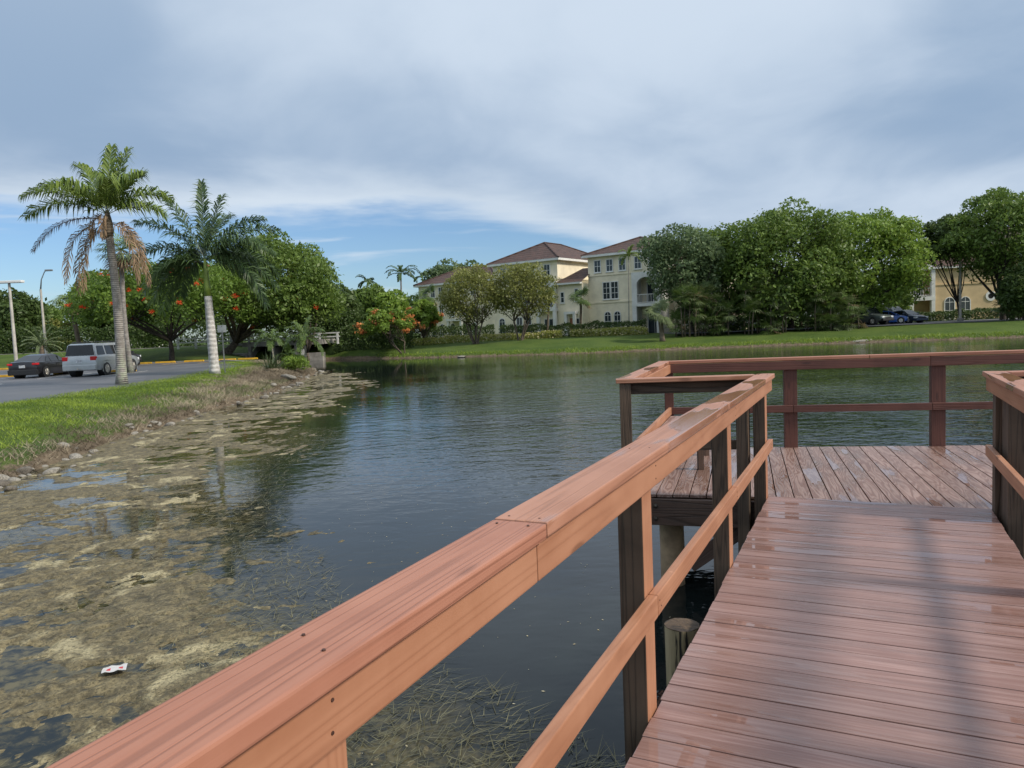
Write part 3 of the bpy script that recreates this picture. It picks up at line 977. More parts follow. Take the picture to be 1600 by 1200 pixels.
# --- railings
HC = 1.07                                # top of the cap above the deck
CAP_T, CAP_W, FAS_H, FAS_T = 0.038, 0.148, 0.105, 0.038
zc_ = DZ + HC - CAP_T / 2
zf_ = DZ + HC - CAP_T - FAS_H / 2 - 0.002
zm_ = DZ + 0.455
screw = MB().tube([(0, 0, -0.002), (0, 0, 0.0012)], [0.0036, 0.003], 8).mesh('screw', 'screw')

railL = empty('walkway_railing', wl(0, 0, DZ), label='weathered terracotta railing along the boardwalk, crossing the foreground', cat='railing')
tcap = -0.014
cuts = [(S_NEAR, -5.034, 'stain_cap'), (-5.03, -2.35, 'stain_cap_wet'), (-2.346, 0.07, 'stain_cap_wet')]
for i_, (a, b, mt) in enumerate(cuts):
    lumber('cap_board', wl(a, tcap, zc_ + (0.0015 if i_ % 2 else 0)), wl(b, tcap, zc_ + (0.0015 if i_ % 2 else 0)), CAP_W, CAP_T, mt, railL, bevel=0.006)
for a, b in ((S_NEAR, -5.05), (-5.047, -1.93), (-1.927, 0.045)):
    lumber('fascia_board', wl(a, 0.019, zf_), wl(b, 0.019, zf_), FAS_T, FAS_H, 'stain', railL, bevel=0.005)
for a, b in ((S_NEAR, -3.93), (-3.927, -1.95), (-1.947, 0.05)):
    lumber('mid_rail', wl(a, 0.020, zm_), wl(b, 0.020, zm_), 0.038, 0.085, 'stain', railL, bevel=0.005)
for ss in (-9.75, -7.80, -5.815, -3.90, -1.96, -0.06):
    post('post', wl(ss, -0.053, 0.12 if ss < -0.1 else 0.55), DZ + HC - CAP_T - 0.004 - (0.12 if ss < -0.1 else 0.55), 0.100, 0.135, ra, 'bare_wood', railL, ('a', 1))
    for dz_ in (-0.025, 0.025):
        bo = put('screw', screw, railL)
        mw = ra.to_track_quat('Z', 'Y').to_matrix().to_4x4(); mw.translation = wl(ss + rnd.uniform(-.02, .02), 0.0385, zf_ + dz_)
        bo.matrix_basis = railL.matrix_basis.inverted() @ mw
        bo = put('screw', screw, railL)
        mw = mw.copy(); mw.translation = wl(ss + rnd.uniform(-.02, .02), 0.0395, zm_ + dz_ * 0.6)
        bo.matrix_basis = railL.matrix_basis.inverted() @ mw
    for dt in (-0.04, 0.03):
        put('screw', screw, railL, wl(ss + rnd.uniform(-.04, .04), tcap + dt, DZ + HC + 0.0015) - railL.location)
for ss in (-5.07, -5.0, -2.38, -2.32):
    for dt in (-0.045, 0.04):
        put('screw', screw, railL, wl(ss, tcap + dt, DZ + HC + 0.0015) - railL.location)
post('corner_post', wl(-0.13, -0.185, 0.35), DZ + HC - CAP_T - 0.35 - 0.11, 0.10, 0.12, ra, 'bare_wood', railL)

railR = empty('walkway_railing', wl(0, WID, DZ), label='terracotta railing cut off by the right edge, dark bolted posts below', cat='railing')
for a, b in ((S_NEAR, -2.6), (-2.596, 0.07)):
    lumber('cap_board', wl(a, WID + 0.014, zc_), wl(b, WID + 0.014, zc_), CAP_W, CAP_T, 'stain_cap_wet' if b > 0 else 'stain_cap', railR, bevel=0.006)
    lumber('fascia_board', wl(a, WID - 0.019, zf_), wl(b - 0.03, WID - 0.019, zf_), FAS_T, FAS_H, 'stain', railR, bevel=0.005)
    lumber('mid_rail', wl(a, WID - 0.020, zm_), wl(b - 0.03, WID - 0.020, zm_), 0.038, 0.085, 'stain', railR, bevel=0.005)
for ss in (-9.75, -7.8, -5.85, -3.9, -1.96, -0.06):
    post('post', wl(ss, WID + 0.053, 0.12 if ss < -0.1 else 0.55), DZ + HC - CAP_T - 0.004 - (0.12 if ss < -0.1 else 0.55), 0.100, 0.135, ra, 'bare_wood', railR, ('a', -1) if ss < -0.1 else None)
post('corner_post', wl(-0.30, WID + 0.09, 0.5), DZ + HC - CAP_T - 0.5 - 0.11, 0.10, 0.28, ra, 'bare_wood', railR)
post('corner_post', wl(-0.16, WID + 0.21, 0.5), DZ + HC - CAP_T - 0.5 - 0.11, 0.14, 0.10, ra, 'bare_wood', railR)

railS = empty('platform_railing', (FL_.x, FL_.y, DZ), label='terracotta railing with shade-darkened boards round the far side of the platform above the water', cat='railing')
CL = Vector((1.00, 6.50)); CB = Vector((1.90, 9.14)); CE = Vector((6.40, 8.20))
WLc = wl(-0.02, tcap)
# short return from the walkway railing, then the left side, then the far side
ret_d = (CL - Vector((WLc.x, WLc.y))).normalized(); ret_n = Vector((-ret_d.y, ret_d.x))
lumber('cap_board', v3(Vector((WLc.x, WLc.y)) + ret_d * 0.078, zc_), v3(CL + ret_d * 0.08, zc_), 0.14, CAP_T, 'stain_cap_wet', railS, bevel=0.006)
lumber('fascia_board', v3(Vector((WLc.x, WLc.y)) + ret_d * 0.10 - ret_n * 0.045, zf_), v3(CL - ret_d * 0.05 - ret_n * 0.045, zf_), 0.038, FAS_H, 'bare_wood', railS)
lumber('mid_rail', v3(Vector((WLc.x, WLc.y)) + ret_d * 0.20 - ret_n * 0.05, zm_), v3(CL - ret_d * 0.05 - ret_n * 0.05, zm_), 0.038, 0.085, 'bare_wood', railS)
post('corner_post', v3(CL, 0.45), DZ + HC - CAP_T - 0.45 - 0.003, 0.10, 0.10, ret_d, 'bare_wood', railS)
sd_ = (CB - CL).normalized(); sn_ = Vector((sd_.y, -sd_.x))
lumber('cap_board', v3(CL + sd_ * 0.075, zc_ + 0.001), v3(CB - sd_ * 0.075, zc_ + 0.001), 0.14, CAP_T, 'stain_cap_wet', railS, bevel=0.006)
lumber('fascia_board', v3(CL + sd_ * 0.06 + sn_ * 0.066, zf_), v3(CB - sd_ * 0.02 + sn_ * 0.066, zf_), 0.038, FAS_H, 'stain', railS)
lumber('mid_rail', v3(CL + sd_ * 0.06 + sn_ * 0.066, zm_), v3(CB - sd_ * 0.02 + sn_ * 0.066, zm_), 0.038, 0.085, 'stain', railS)
fd_ = (CE - CB).normalized(); fn_ = Vector((fd_.y, -fd_.x))
jx = 2.35
for a, b in ((-0.07, jx), (jx + 0.004, (CE - CB).length)):
    lumber('cap_board', v3(CB + fd_ * a, zc_ + 0.002), v3(CB + fd_ * b, zc_ + 0.002), 0.14, CAP_T, 'stain_cap', railS, bevel=0.006)
for a, b in ((0.07, 3.0), (3.004, (CE - CB).length)):
    lumber('fascia_board', v3(CB + fd_ * a + fn_ * 0.066, zf_), v3(CB + fd_ * b + fn_ * 0.066, zf_), 0.038, FAS_H, 'stain_shaded', railS)
for a, b in ((0.07, 1.50), (1.504, 3.02), (3.024, (CE - CB).length)):
    lumber('mid_rail', v3(CB + fd_ * a + fn_ * 0.066, zm_), v3(CB + fd_ * b + fn_ * 0.066, zm_), 0.038, 0.085, 'stain_shaded', railS)
for dd in (0.05, 1.48, 3.10, 4.40):
    p = CB + fd_ * dd
    post('post', v3(p, 0.3), DZ + HC - CAP_T - 0.3 - 0.003, 0.15 if dd > 0.1 else 0.11, 0.088, fd_, 'stain_shaded', railS)
bench = empty('bench', (CL.x, CL.y, DZ), label='low slatted bench inside the left side of the platform railing', cat='bench')
for k_ in range(3):
    off_ = 0.17 + 0.165 * k_
    lumber('slat', v3(CL + sd_ * 1.25 + sn_ * off_, DZ + 0.41), v3(CL + sd_ * 2.45 + sn_ * off_, DZ + 0.41), 0.135, 0.036, 'plank_stage', bench, bevel=0.004)
for dd in (1.45, 2.3):
    lumber('bearer', v3(CL + sd_ * dd + sn_ * 0.11, DZ + 0.352), v3(CL + sd_ * dd + sn_ * 0.56, DZ + 0.352), 0.04, 0.07, 'beam_wood', bench)
    for oo in (0.14, 0.52):
        lumber('leg', v3(CL + sd_ * dd + sn_ * oo, DZ - 0.018), v3(CL + sd_ * dd + sn_ * oo, DZ + 0.316), 0.06, 0.06, 'beam_wood', bench, up=Vector((1, 0, 0)))
# right-hand return
WRc = wl(-0.02, WID + 0.014); WR2 = Vector((WRc.x, WRc.y)); rr_d = Vector((0.977, -0.21)).normalized(); rr_n = Vector((-rr_d.y, rr_d.x))
lumber('cap_board', v3(WR2 + rr_d * 0.078, zc_), v3(WR2 + rr_d * 1.6, zc_), 0.14, CAP_T, 'stain_cap', railS, bevel=0.006)
lumber('fascia_board', v3(WR2 + rr_d * 0.1 + rr_n * 0.045, zf_), v3(WR2 + rr_d * 1.6 + rr_n * 0.045, zf_), 0.038, FAS_H, 'bare_wood', railS)

# --- rocks along the left waterline
def rock_mesh(seed, mat):
    bm = bmesh.new()
    bmesh.ops.create_icosphere(bm, subdivisions=2, radius=1.0)
    r2 = random.Random(seed)
    ph = [(Vector((r2.gauss(0, 1), r2.gauss(0, 1), r2.gauss(0, 1))).normalized(), r2.uniform(0.55, 0.95)) for _ in range(7)]
    for v in bm.verts:
        for d, lim in ph:
            q = v.co.dot(d)
            if q > lim: v.co -= d * (q - lim) * 0.85
        v.co.x *= 1.25; v.co.z *= 0.62
    me = bpy.data.meshes.new('rock'); bm.to_mesh(me); bm.free()
    me.materials.append(M[mat])
    me.polygons.foreach_set('use_smooth', [True] * len(me.polygons))
    me.set_sharp_from_angle(angle=R(35))
    return me


rocks = [rock_mesh(i, 'rock_pale' if i % 3 else 'rock_grey') for i in range(6)]
EX = [p[0] for p in LAKE[:9]]; EY = [p[1] for p in LAKE[:9]]
for i in range(105):
    y = 12.5 + 45 * rnd.random() ** 1.25
    x = np.interp(y, EY, EX) + rnd.gauss(0.10, 0.25)
    sz = rnd.choice((0.05, 0.06, 0.08, 0.10, 0.14)) * (1 + y * 0.006)
    z = max(float(land(x, y)), 0.0)
    pale = rnd.random() < 0.72
    g = 'pale rocks along the left waterline' if pale else 'dark rocks along the left waterline'
    put('rock', rocks[rnd.choice((1, 2, 4, 5))] if pale else rocks[rnd.choice((0, 3))], None, (x, y, z + sz * 0.12), (rnd.uniform(-.3, .3), rnd.uniform(-.3, .3), rnd.uniform(0, 6.28)), (sz, sz, sz),
        label='pale rock lying along the waterline at the foot of the left bank' if pale else 'dark wet rock lying along the waterline of the left bank', cat='rock', group=g)
p = sight(452, 600, 41)
put('rock', rocks[1], None, (p.x, 41, float(land(p.x, 41)) + 0.10), (0.1, 0.1, -0.6), (0.55, 0.2, 0.24), label='long white slab of rock below the small palms on the bank', cat='rock')
p = sight(1358, 530, 65.2)
put('rock', rocks[4], None, (p.x, 65.6, 0.10), (0, 0, 0.1), (1.2, 0.5, 0.28), label='broad pale rock at the far waterline below the parked cars', cat='rock')
p = sight(705, 556, 69.9)
put('rock', rocks[2], None, (p.x + 1, 69.7, 0.06), (0, 0, 0.1), (0.4, 0.25, 0.2), label='pale rock on the far waterline before the two spreading trees', cat='rock')

# litter caught in the algae
litter = empty('food_wrapper', (-3.12, 5.45, 0.03), 0.35, label='small white wrapper with red print floating in the algae', cat='litter')
mb = MB()
g = [[(-0.085 + 0.028 * i, -0.055 + 0.036 * j, 0.006 * math.sin(i * 1.9 + j * 1.3) + 0.016) for j in range(4)] for i in range(7)]
for i in range(6):
    for j in range(3):
        mb.face([g[i][j], g[i + 1][j], g[i + 1][j + 1], g[i][j + 1]], 1 if (i, j) in ((1, 1), (4, 1)) else 0)
mb.build('film', ['wrapper', 'print_red'], litter, smooth='all')

# ================================================================== trees
def unit(n, zb=0.0):
    d = rng.normal(size=(n, 3)); d[:, 2] += zb
    return d / np.linalg.norm(d, axis=1)[:, None]


def leaf_quads(P, N, size, aspect=0.5):
    """diamond leaves at P whose normals lean towards N"""
    n = len(P)
    nn = N * 0.7 + rng.normal(size=(n, 3)) * 0.75
    nn /= np.linalg.norm(nn, axis=1)[:, None]
    a = np.cross(nn, rng.normal(size=(n, 3))); a /= np.linalg.norm(a, axis=1)[:, None]
    b = np.cross(nn, a)
    s = size * (0.45 + 1.1 * rng.uniform(0, 1, n) ** 1.6)[:, None]
    return np.stack([P - a * s, P - b * s * aspect, P + a * s, P + b * s * aspect], 1).reshape(-1, 3)


def clump_cloud(C, rad, n, size, up=0.45, squash=0.8, inner=0.62):
    """leaves spread through the shells of the clumps C (k,3), rad (k,)"""
    k = rng.choice(len(C), n, p=rad ** 2 / (rad ** 2).sum())
    d = unit(n, up)
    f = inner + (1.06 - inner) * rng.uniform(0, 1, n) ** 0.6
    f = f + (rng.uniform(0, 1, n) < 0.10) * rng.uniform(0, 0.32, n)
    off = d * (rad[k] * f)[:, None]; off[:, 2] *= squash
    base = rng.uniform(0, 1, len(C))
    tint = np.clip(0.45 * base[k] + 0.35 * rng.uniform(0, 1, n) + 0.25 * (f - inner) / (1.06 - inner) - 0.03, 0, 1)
    return leaf_quads(C[k] + off, d, size), tint


def limb(mb, a, b, r0, r1, n=6, sag=0.12, segs=6):
    a, b = Vector(a), Vector(b)
    L = (b - a).length
    o = Vector((rnd.uniform(-1, 1), rnd.uniform(-1, 1), rnd.uniform(-0.2, 1))) * L * sag
    pts, rad = [], []
    for i in range(segs + 1):
        q = i / segs
        pts.append(a.lerp(b, q) + o * math.sin(math.pi * q) + Vector((rnd.uniform(-1, 1), rnd.uniform(-1, 1), 0)) * L * 0.012 * (0 < i < segs))
        rad.append(r0 + (r1 - r0) * q ** 0.8)
    mb.tube(pts, rad, n)


def tree(name, label, u, hw, vt, vb, Y, leaf='leaf_mid', nleaf=14000, size=0.20, nsub=60, tu=None, trunks=1, bark='bark', group=None, cat='tree', deep=0.9, lobe=0.27, blossom=None, fork=0.30, limbs=12, tr=0.02, umbrella=False, dx=0.0):
    """a tree surveyed from the photograph: centre column u, half width hw, top row vt, crown bottom row vb, at depth Y"""
    top = sight(u, vt, Y); bot = sight(u, vb, Y)
    x = top.x * 0.5 + bot.x * 0.5 + dx
    rx = hw * Y / FPX; ry = rx * deep
    h = top.z - bot.z
    tx = sight(tu if tu is not None else u, vb, Y).x + dx
    zb_ = float(land(np.array([tx]), np.array([Y]))[0])
    C0 = np.array([x - tx, 0, bot.z + h * 0.42 - zb_]); RZ_up, RZ_dn = h * 0.58, h * 0.42
    d = unit(nsub, 0.25)
    f = rng.uniform(0.50, 0.80, nsub)
    rs = np.clip(rng.uniform(lobe * 0.75, lobe * 1.3, nsub), 0.1, 1) * (rx * 0.6 + h * 0.25)
    C = np.zeros((nsub, 3))
    C[:, 0] = C0[0] + d[:, 0] * rx * f * 1.02
    C[:, 1] = d[:, 1] * ry * f
    dz_ = np.where(d[:, 2] > 0, d[:, 2] * RZ_up, d[:, 2] * RZ_dn)
    C[:, 2] = C0[2] + dz_ * f
    if umbrella:
        rr = np.hypot((C[:, 0] - C0[0]) / rx, C[:, 1] / ry)
        C[:, 2] = C0[2] + RZ_up * (0.62 - 0.75 * rr ** 2) + rng.uniform(-0.20, 0.12, nsub) * h
        rs *= 0.8
    root = empty(name, (tx, Y, zb_ - 0.05), label=label, cat=cat, group=group)
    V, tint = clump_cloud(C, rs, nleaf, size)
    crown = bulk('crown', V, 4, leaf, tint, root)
    mb = MB()
    H = C0[2]
    base_r = max(0.10, tr * (rx * 2 + h) * 0.5)
    order = np.argsort(C[:, 2] + rng.uniform(-1, 1, nsub) * h * 0.4)
    for k in range(trunks):
        ang = 2 * math.pi * k / max(trunks, 1) + rnd.uniform(-.4, .4)
        sp = 0.0 if trunks == 1 else 0.25
        b0 = Vector((sp * math.cos(ang), sp * math.sin(ang), 0))
        fk = Vector((C0[0] * fork + b0.x * (1 + (0.0 if trunks == 1 else 6 * fork)), b0.y * (1 + (0.0 if trunks == 1 else 6 * fork)), max(0.5, H * fork + rnd.uniform(-.2, .2))))
        r0 = base_r / (trunks ** 0.5)
        mb.tube([b0 + Vector((0, 0, 0)), b0 + Vector((0, 0, 0.12)), b0.lerp(fk, 0.5) + Vector((rnd.uniform(-.1, .1), 0, 0)), fk], [r0 * 1.6, r0 * 1.15, r0 * 0.95, r0 * 0.8], 10)
        sel = [int(i) for i in order[k::max(trunks, 1)][:: max(1, len(order) // (limbs * 1))]][:max(3, limbs // trunks + 1)]
        for i in sel:
            limb(mb, fk, C[i], r0 * 0.55, 0.025, 6)
            for _ in range(2):
                q = rnd.uniform(0.45, 0.75)
                st = fk.lerp(Vector(C[i]), q)
                j = int(rng.integers(nsub))
                if (Vector(C[j]) - st).length < rx * 0.9:
                    limb(mb, st, C[j], r0 * 0.22, 0.015, 5, segs=4)
    mb.build('trunk', bark, root, smooth='all')
    if blossom:
        bm_, frac, bs = blossom
        sel = np.where(rng.uniform(0, 1, nsub) < frac)[0]
        if len(sel):
            Cb, rb = C[sel], rs[sel]
            k = rng.choice(len(sel), int(70 * len(sel)))
            # each spray sits at one spot on the clump's outside, towards the light
            spot = unit(len(sel), 0.5); spot[:, 1] -= 0.55; spot /= np.linalg.norm(spot, axis=1)[:, None]
            Pb = Cb[k] + spot[k] * (rb[k] * 1.02)[:, None] + rng.normal(size=(len(k), 3)) * np.array([0.26, 0.26, 0.17]) * bs
            bulk('blossoms', leaf_quads(Pb, spot[k], 0.13 * bs, 0.7), 4, bm_, rng.uniform(0, 1, len(k)), root)
    return root


BG = 'trees behind the lake'
tree('ficus_tree', 'huge dark ficus with thick spreading limbs behind the white-trunked palm', 428, 128, 356, 532, 77.5, 'leaf_mid', 46000, 0.18, 150, tu=352, limbs=14, bark='bark', tr=0.03, lobe=0.19, fork=0.2)
tree('poinciana_tree', 'wide flame tree with scattered red blossoms behind the car park', 262, 168, 400, 556, 71, 'leaf_poinciana', 46000, 0.15, 170, tu=268, umbrella=True, blossom=('blossom_red', 0.40, 0.5), lobe=0.16, fork=0.42, bark='bark_dark', tr=0.016)
tree('shade_tree', 'bright green flame tree with few red sprays in front of the huge ficus', 468, 66, 420, 522, 76.5, 'leaf_poinciana', 12000, 0.19, 60, tu=482, umbrella=True, blossom=('blossom_red', 0.22, 0.5), lobe=0.2, bark='bark')
tree('shade_tree', 'dark bushy tree at the left edge behind the nearer light pole', 12, 62, 448, 560, 88, 'leaf_dark', 13000, 0.24, 60, tu=20, bark='bark_dark')
tree('shade_tree', 'dull olive tree between the two light poles behind the hedge', 92, 40, 488, 565, 92, 'leaf_olive', 7000, 0.22, 36, tu=96)
tree('shade_tree', 'dense green tree rising behind the palm with dead fronds', 162, 60, 415, 540, 96, 'leaf_mid', 13000, 0.26, 60)
tree('shade_tree', 'dark tree behind the flame tree, left of the white palm trunk', 235, 70, 420, 545, 98, 'leaf_dark', 13000, 0.27, 60)
tree('shade_tree', 'dark rounded tree right of the huge ficus above the little bridge', 522, 52, 440, 530, 95, 'leaf_dark', 11000, 0.26, 50)
tree('shade_tree', 'mid-green tree filling the gap left of the tall thin palms', 572, 46, 438, 540, 112, 'leaf_mid', 11000, 0.3, 46)
tree('shade_tree', 'light green tree just left of the yellow building', 612, 40, 452, 540, 108, 'leaf_bright', 9000, 0.29, 40)
tree('poinciana_tree', 'low flame tree topped with orange blossoms at the waterside lawn', 606, 54, 478, 540, 76.5, 'leaf_bright', 9500, 0.17, 56, tu=628, umbrella=True, blossom=('blossom_orange', 0.34, 0.85), lobe=0.2, trunks=3, fork=0.5)
tree('poinciana_tree', 'smaller orange-blossomed flame tree against the yellow building', 662, 36, 464, 540, 84, 'leaf_bright', 8000, 0.18, 46, umbrella=True, blossom=('blossom_orange', 0.32, 0.8), lobe=0.22, fork=0.5)
tree('multi_stem_tree', 'many-stemmed olive tree before the building, the one nearer the flame trees', 736, 60, 408, 508, 80, 'leaf_olive', 12500, 0.13, 90, tu=742, trunks=5, limbs=24, bark='bark', lobe=0.2, fork=0.42, tr=0.028)
tree('multi_stem_tree', 'many-stemmed olive tree before the building, next to the white arch', 816, 60, 402, 505, 80, 'leaf_olive', 12000, 0.13, 90, tu=812, trunks=5, limbs=24, bark='bark', lobe=0.2, fork=0.42, tr=0.028)
tree('shade_tree', 'distant feathery treetop showing above the left roof', 712, 62, 408, 470, 150, 'leaf_silver', 7000, 0.36, 46)
tree('shade_tree', 'silvery green tree overhanging the yellow building, left end of the row', 1066, 76, 340, 480, 77, 'leaf_silver', 18000, 0.17, 80, tu=1082, limbs=14, lobe=0.22, bark='bark_dark')
tree('shade_tree', 'dark green tree filling between silvery tree and the tallest crown', 1132, 84, 343, 510, 80, 'leaf_mid', 19000, 0.19, 70, tu=1128, lobe=0.23, bark='bark_dark')
tree('shade_tree', 'tallest broad tree of the right-hand row with a billowing crown', 1230, 124, 300, 514, 77, 'leaf_mid', 40000, 0.18, 130, tu=1236, limbs=16, lobe=0.18, bark='bark_dark', tr=0.022)
tree('shade_tree', 'bright yellow-green tree at the right end of the row by the cars', 1352, 104, 304, 500, 79, 'leaf_bright', 36000, 0.18, 120, tu=1340, limbs=14, lobe=0.18, bark='bark_dark')
tree('shade_tree', 'dark small tree behind the parked cars', 1395, 32, 440, 500, 92, 'leaf_mid', 6000, 0.19, 36, tu=1385)
tree('shade_tree', 'large spreading tree at the right edge over the tan building', 1568, 112, 286, 446, 77, 'leaf_mid', 30000, 0.18, 130, tu=1568, limbs=18, lobe=0.18, bark='bark_dark', fork=0.24, tr=0.024)
tree('shade_tree', 'lower dark limb-like tree reaching across the tan building balcony', 1478, 48, 330, 418, 80, 'leaf_dark', 12000, 0.18, 60, tu=1502, limbs=12, lobe=0.23, bark='bark_dark', fork=0.24)
tree('shade_tree', 'dark shrubby tree cut off by the right edge above the lawn', 1600, 34, 400, 505, 72, 'leaf_dark', 9000, 0.17, 46, bark='bark_dark')
for u, hw, vt, Y, lf, lb in ((40, 70, 476, 130, 'leaf_mid', 'far tree mass low on the horizon at the left edge'), (330, 80, 420, 120, 'leaf_dark', 'far dark tree hidden behind the flame tree and palm'), (640, 60, 462, 150, 'leaf_mid', 'far tree between the thin palms and the building'),
                         (1440, 60, 400, 120, 'leaf_silver', 'far grey-green tree between the two right-hand buildings'), (1180, 70, 420, 118, 'leaf_dark', 'far dark tree behind the tallest crown'), (1300, 70, 400, 120, 'leaf_mid', 'far green tree behind the right-hand row')):
    tree('shade_tree', lb, u, hw, vt, 535 - (u / 30), Y, lf, 7000, 0.36, 40, limbs=6, group=None)


def hedge(name, label, a, b, wd, h, leaf, n, size=0.10, blossom=None, group=None):
    a, b = Vector(a), Vector(b)
    L = (b - a).length; ang = math.atan2(b.y - a.y, b.x - a.x)
    root = empty(name, (a.x, a.y, 0), ang, label=label, cat='hedge', group=group)
    x = rng.uniform(0, L, n)
    bump = fbm(x * 0.9, x * 0 + n % 17, 3, 5) * 0.45 + 0.75
    t_ = rng.uniform(-0.15, 1.15, n) * math.pi
    y = -np.cos(t_) * wd / 2 * (1 + rng.normal(0, .06, n)); z = np.clip(np.sin(t_), -0.1, 1) ** 0.5 if False else np.abs(np.sin(t_)) ** 0.6
    lowk = rng.uniform(0, 1, n)
    z = np.where(t_ < 0.2 * math.pi, lowk * 0.8, np.where(t_ > 0.8 * math.pi, lowk * 0.8, z)) * h * bump * (1 + rng.normal(0, .05, n))
    gx = a.x + math.cos(ang) * x - math.sin(ang) * y; gy = a.y + math.sin(ang) * x + math.cos(ang) * y
    P = np.stack([x, y, z + land(gx, gy)], -1)
    N = np.stack([x * 0, -np.cos(t_), np.abs(np.sin(t_))], -1)
    bulk('foliage', leaf_quads(P, N, size), 4, leaf, np.clip(rng.normal(0.5, 0.25, n), 0, 1), root)
    if blossom:
        k = rng.choice(n, n // 9)
        bulk('blossoms', leaf_quads(P[k] + N[k] * 0.05, N[k], size * 0.8, 0.8), 4, blossom, rng.uniform(0, 1, len(k)), root)
    return root


def hline(u0, u1, Y0, Y1):
    return sight(u0, 520, Y0), sight(u1, 520, Y1)


hedge('hedge', 'tall dark hedge behind the car park at the left edge', *hline(-40, 215, 84, 84), 1.6, 2.6, 'leaf_dark', 14000, 0.13)
hedge('hedge', 'clipped dark hedge in front of the left building wing', *hline(575, 772, 86, 87), 1.4, 1.7, 'leaf_dark', 9000, 0.11)
hedge('hedge', 'clipped dark hedge below the arched windows of the building', *hline(782, 1010, 86, 82), 1.4, 1.5, 'leaf_dark', 11000, 0.10)
hedge('shrub_bed', 'low yellow-leaved shrub bed along the building lawn, left stretch', *hline(640, 878, 84, 83), 0.9, 0.75, 'leaf_yellow', 6000, 0.09, 'blossom_pale')
hedge('shrub_bed', 'low yellow-leaved shrub bed along the building lawn, right stretch', *hline(892, 1012, 83, 80), 0.9, 0.8, 'leaf_yellow', 4500, 0.09, 'blossom_pale')
hedge('hedge', 'dark low hedge in front of the tan right-hand building', *hline(1424, 1640, 86, 86), 1.2, 1.15, 'leaf_dark', 9000, 0.11)
hedge('hedge', 'dark clump of shrubs at the waterside left of the low flame tree', *hline(528, 640, 82, 80), 2.4, 2.4, 'leaf_dark', 8000, 0.13)
hedge('hedge', 'tall dark shrubbery below the right-hand row of trees', *hline(1060, 1330, 79.5, 78.5), 2.0, 2.9, 'leaf_dark', 16000, 0.13)
hedge('hedge', 'shrubs and undergrowth below the huge ficus', *hline(205, 560, 93, 92), 2.4, 3.6, 'leaf_dark', 17000, 0.16)


# ================================================================== palms
def frond(parent, base, az, el, L, mat, droop=0.9, leafl=0.55, nl=34, hang=0.35, wd=0.022, twist=0.0, name='frond', rib=0.018, ang=0.75, plume=0.25):
    """a feather leaf: an arching rib with two rows of leaflets"""
    d = Vector((math.cos(az) * math.cos(el), math.sin(az) * math.cos(el), math.sin(el)))
    p = Vector(base); pts = [p.copy()]; dirs = [d.copy()]
    N = 14; ds = L / N
    for i in range(N):
        d = (d + Vector((0, 0, -1)) * droop * ds / L * (0.5 + 1.3 * i / N)).normalized()
        p = p + d * ds
        pts.append(p.copy()); dirs.append(d.copy())
    mb = MB()
    mb.tube(pts, [rib * (1 - 0.85 * i / N) for i in range(N + 1)], 4, cap=False)
    tv = [0.5] * len(mb.v)
    for i in range(nl):
        q = 0.14 + 0.85 * i / (nl - 1)
        k = q * N; i0 = min(int(k), N - 1); fr = k - i0
        bp = pts[i0].lerp(pts[i0 + 1], fr); dd = dirs[i0].lerp(dirs[i0 + 1], fr).normalized()
        sd = dd.cross(Vector((0, 0, 1)))
        sd = sd.normalized() if sd.length > 0.05 else Vector((math.sin(az), -math.cos(az), 0))
        ll = leafl * (0.35 + 0.65 * math.sin(math.pi * min(1, 0.12 + q * 0.86)) ** 0.7) * rnd.uniform(0.8, 1.15)
        for sg in (-1, 1):
            tw = rnd.uniform(-plume, plume)
            s2 = sd * math.cos(tw) + sd.cross(dd) * math.sin(tw)
            ld = (s2 * sg * ang + dd * (0.55 + 0.4 * q) + Vector((rnd.uniform(-.12, .12), rnd.uniform(-.12, .12), rnd.uniform(-.15, .2) + 0.12))).normalized()
            md = bp + ld * ll * 0.5
            tp = md + (ld + Vector((0, 0, -hang * 2 * rnd.uniform(0.6, 1.4)))).normalized() * ll * 0.5
            wv = ld.cross(dd).cross(ld)
            wv = (dd - ld * dd.dot(ld)); wv = (wv.normalized() if wv.length > 1e-4 else Vector((0, 0, 1))) * wd
            up = ld.cross(wv).normalized() * wd * 0.5
            n0 = len(mb.v)
            mb.face([bp - wv * 0.4, bp + wv * 0.4, md + wv + up, md - wv + up])
            mb.face([md - wv + up, md + wv + up, tp])
            tv += [rnd.uniform(0, 1)] * (len(mb.v) - n0)
    o = mb.build(name, mat, parent)
    at_ = o.data.attributes.new('tint', 'FLOAT', 'POINT')
    at_.data.foreach_set('value', tv)
    return o


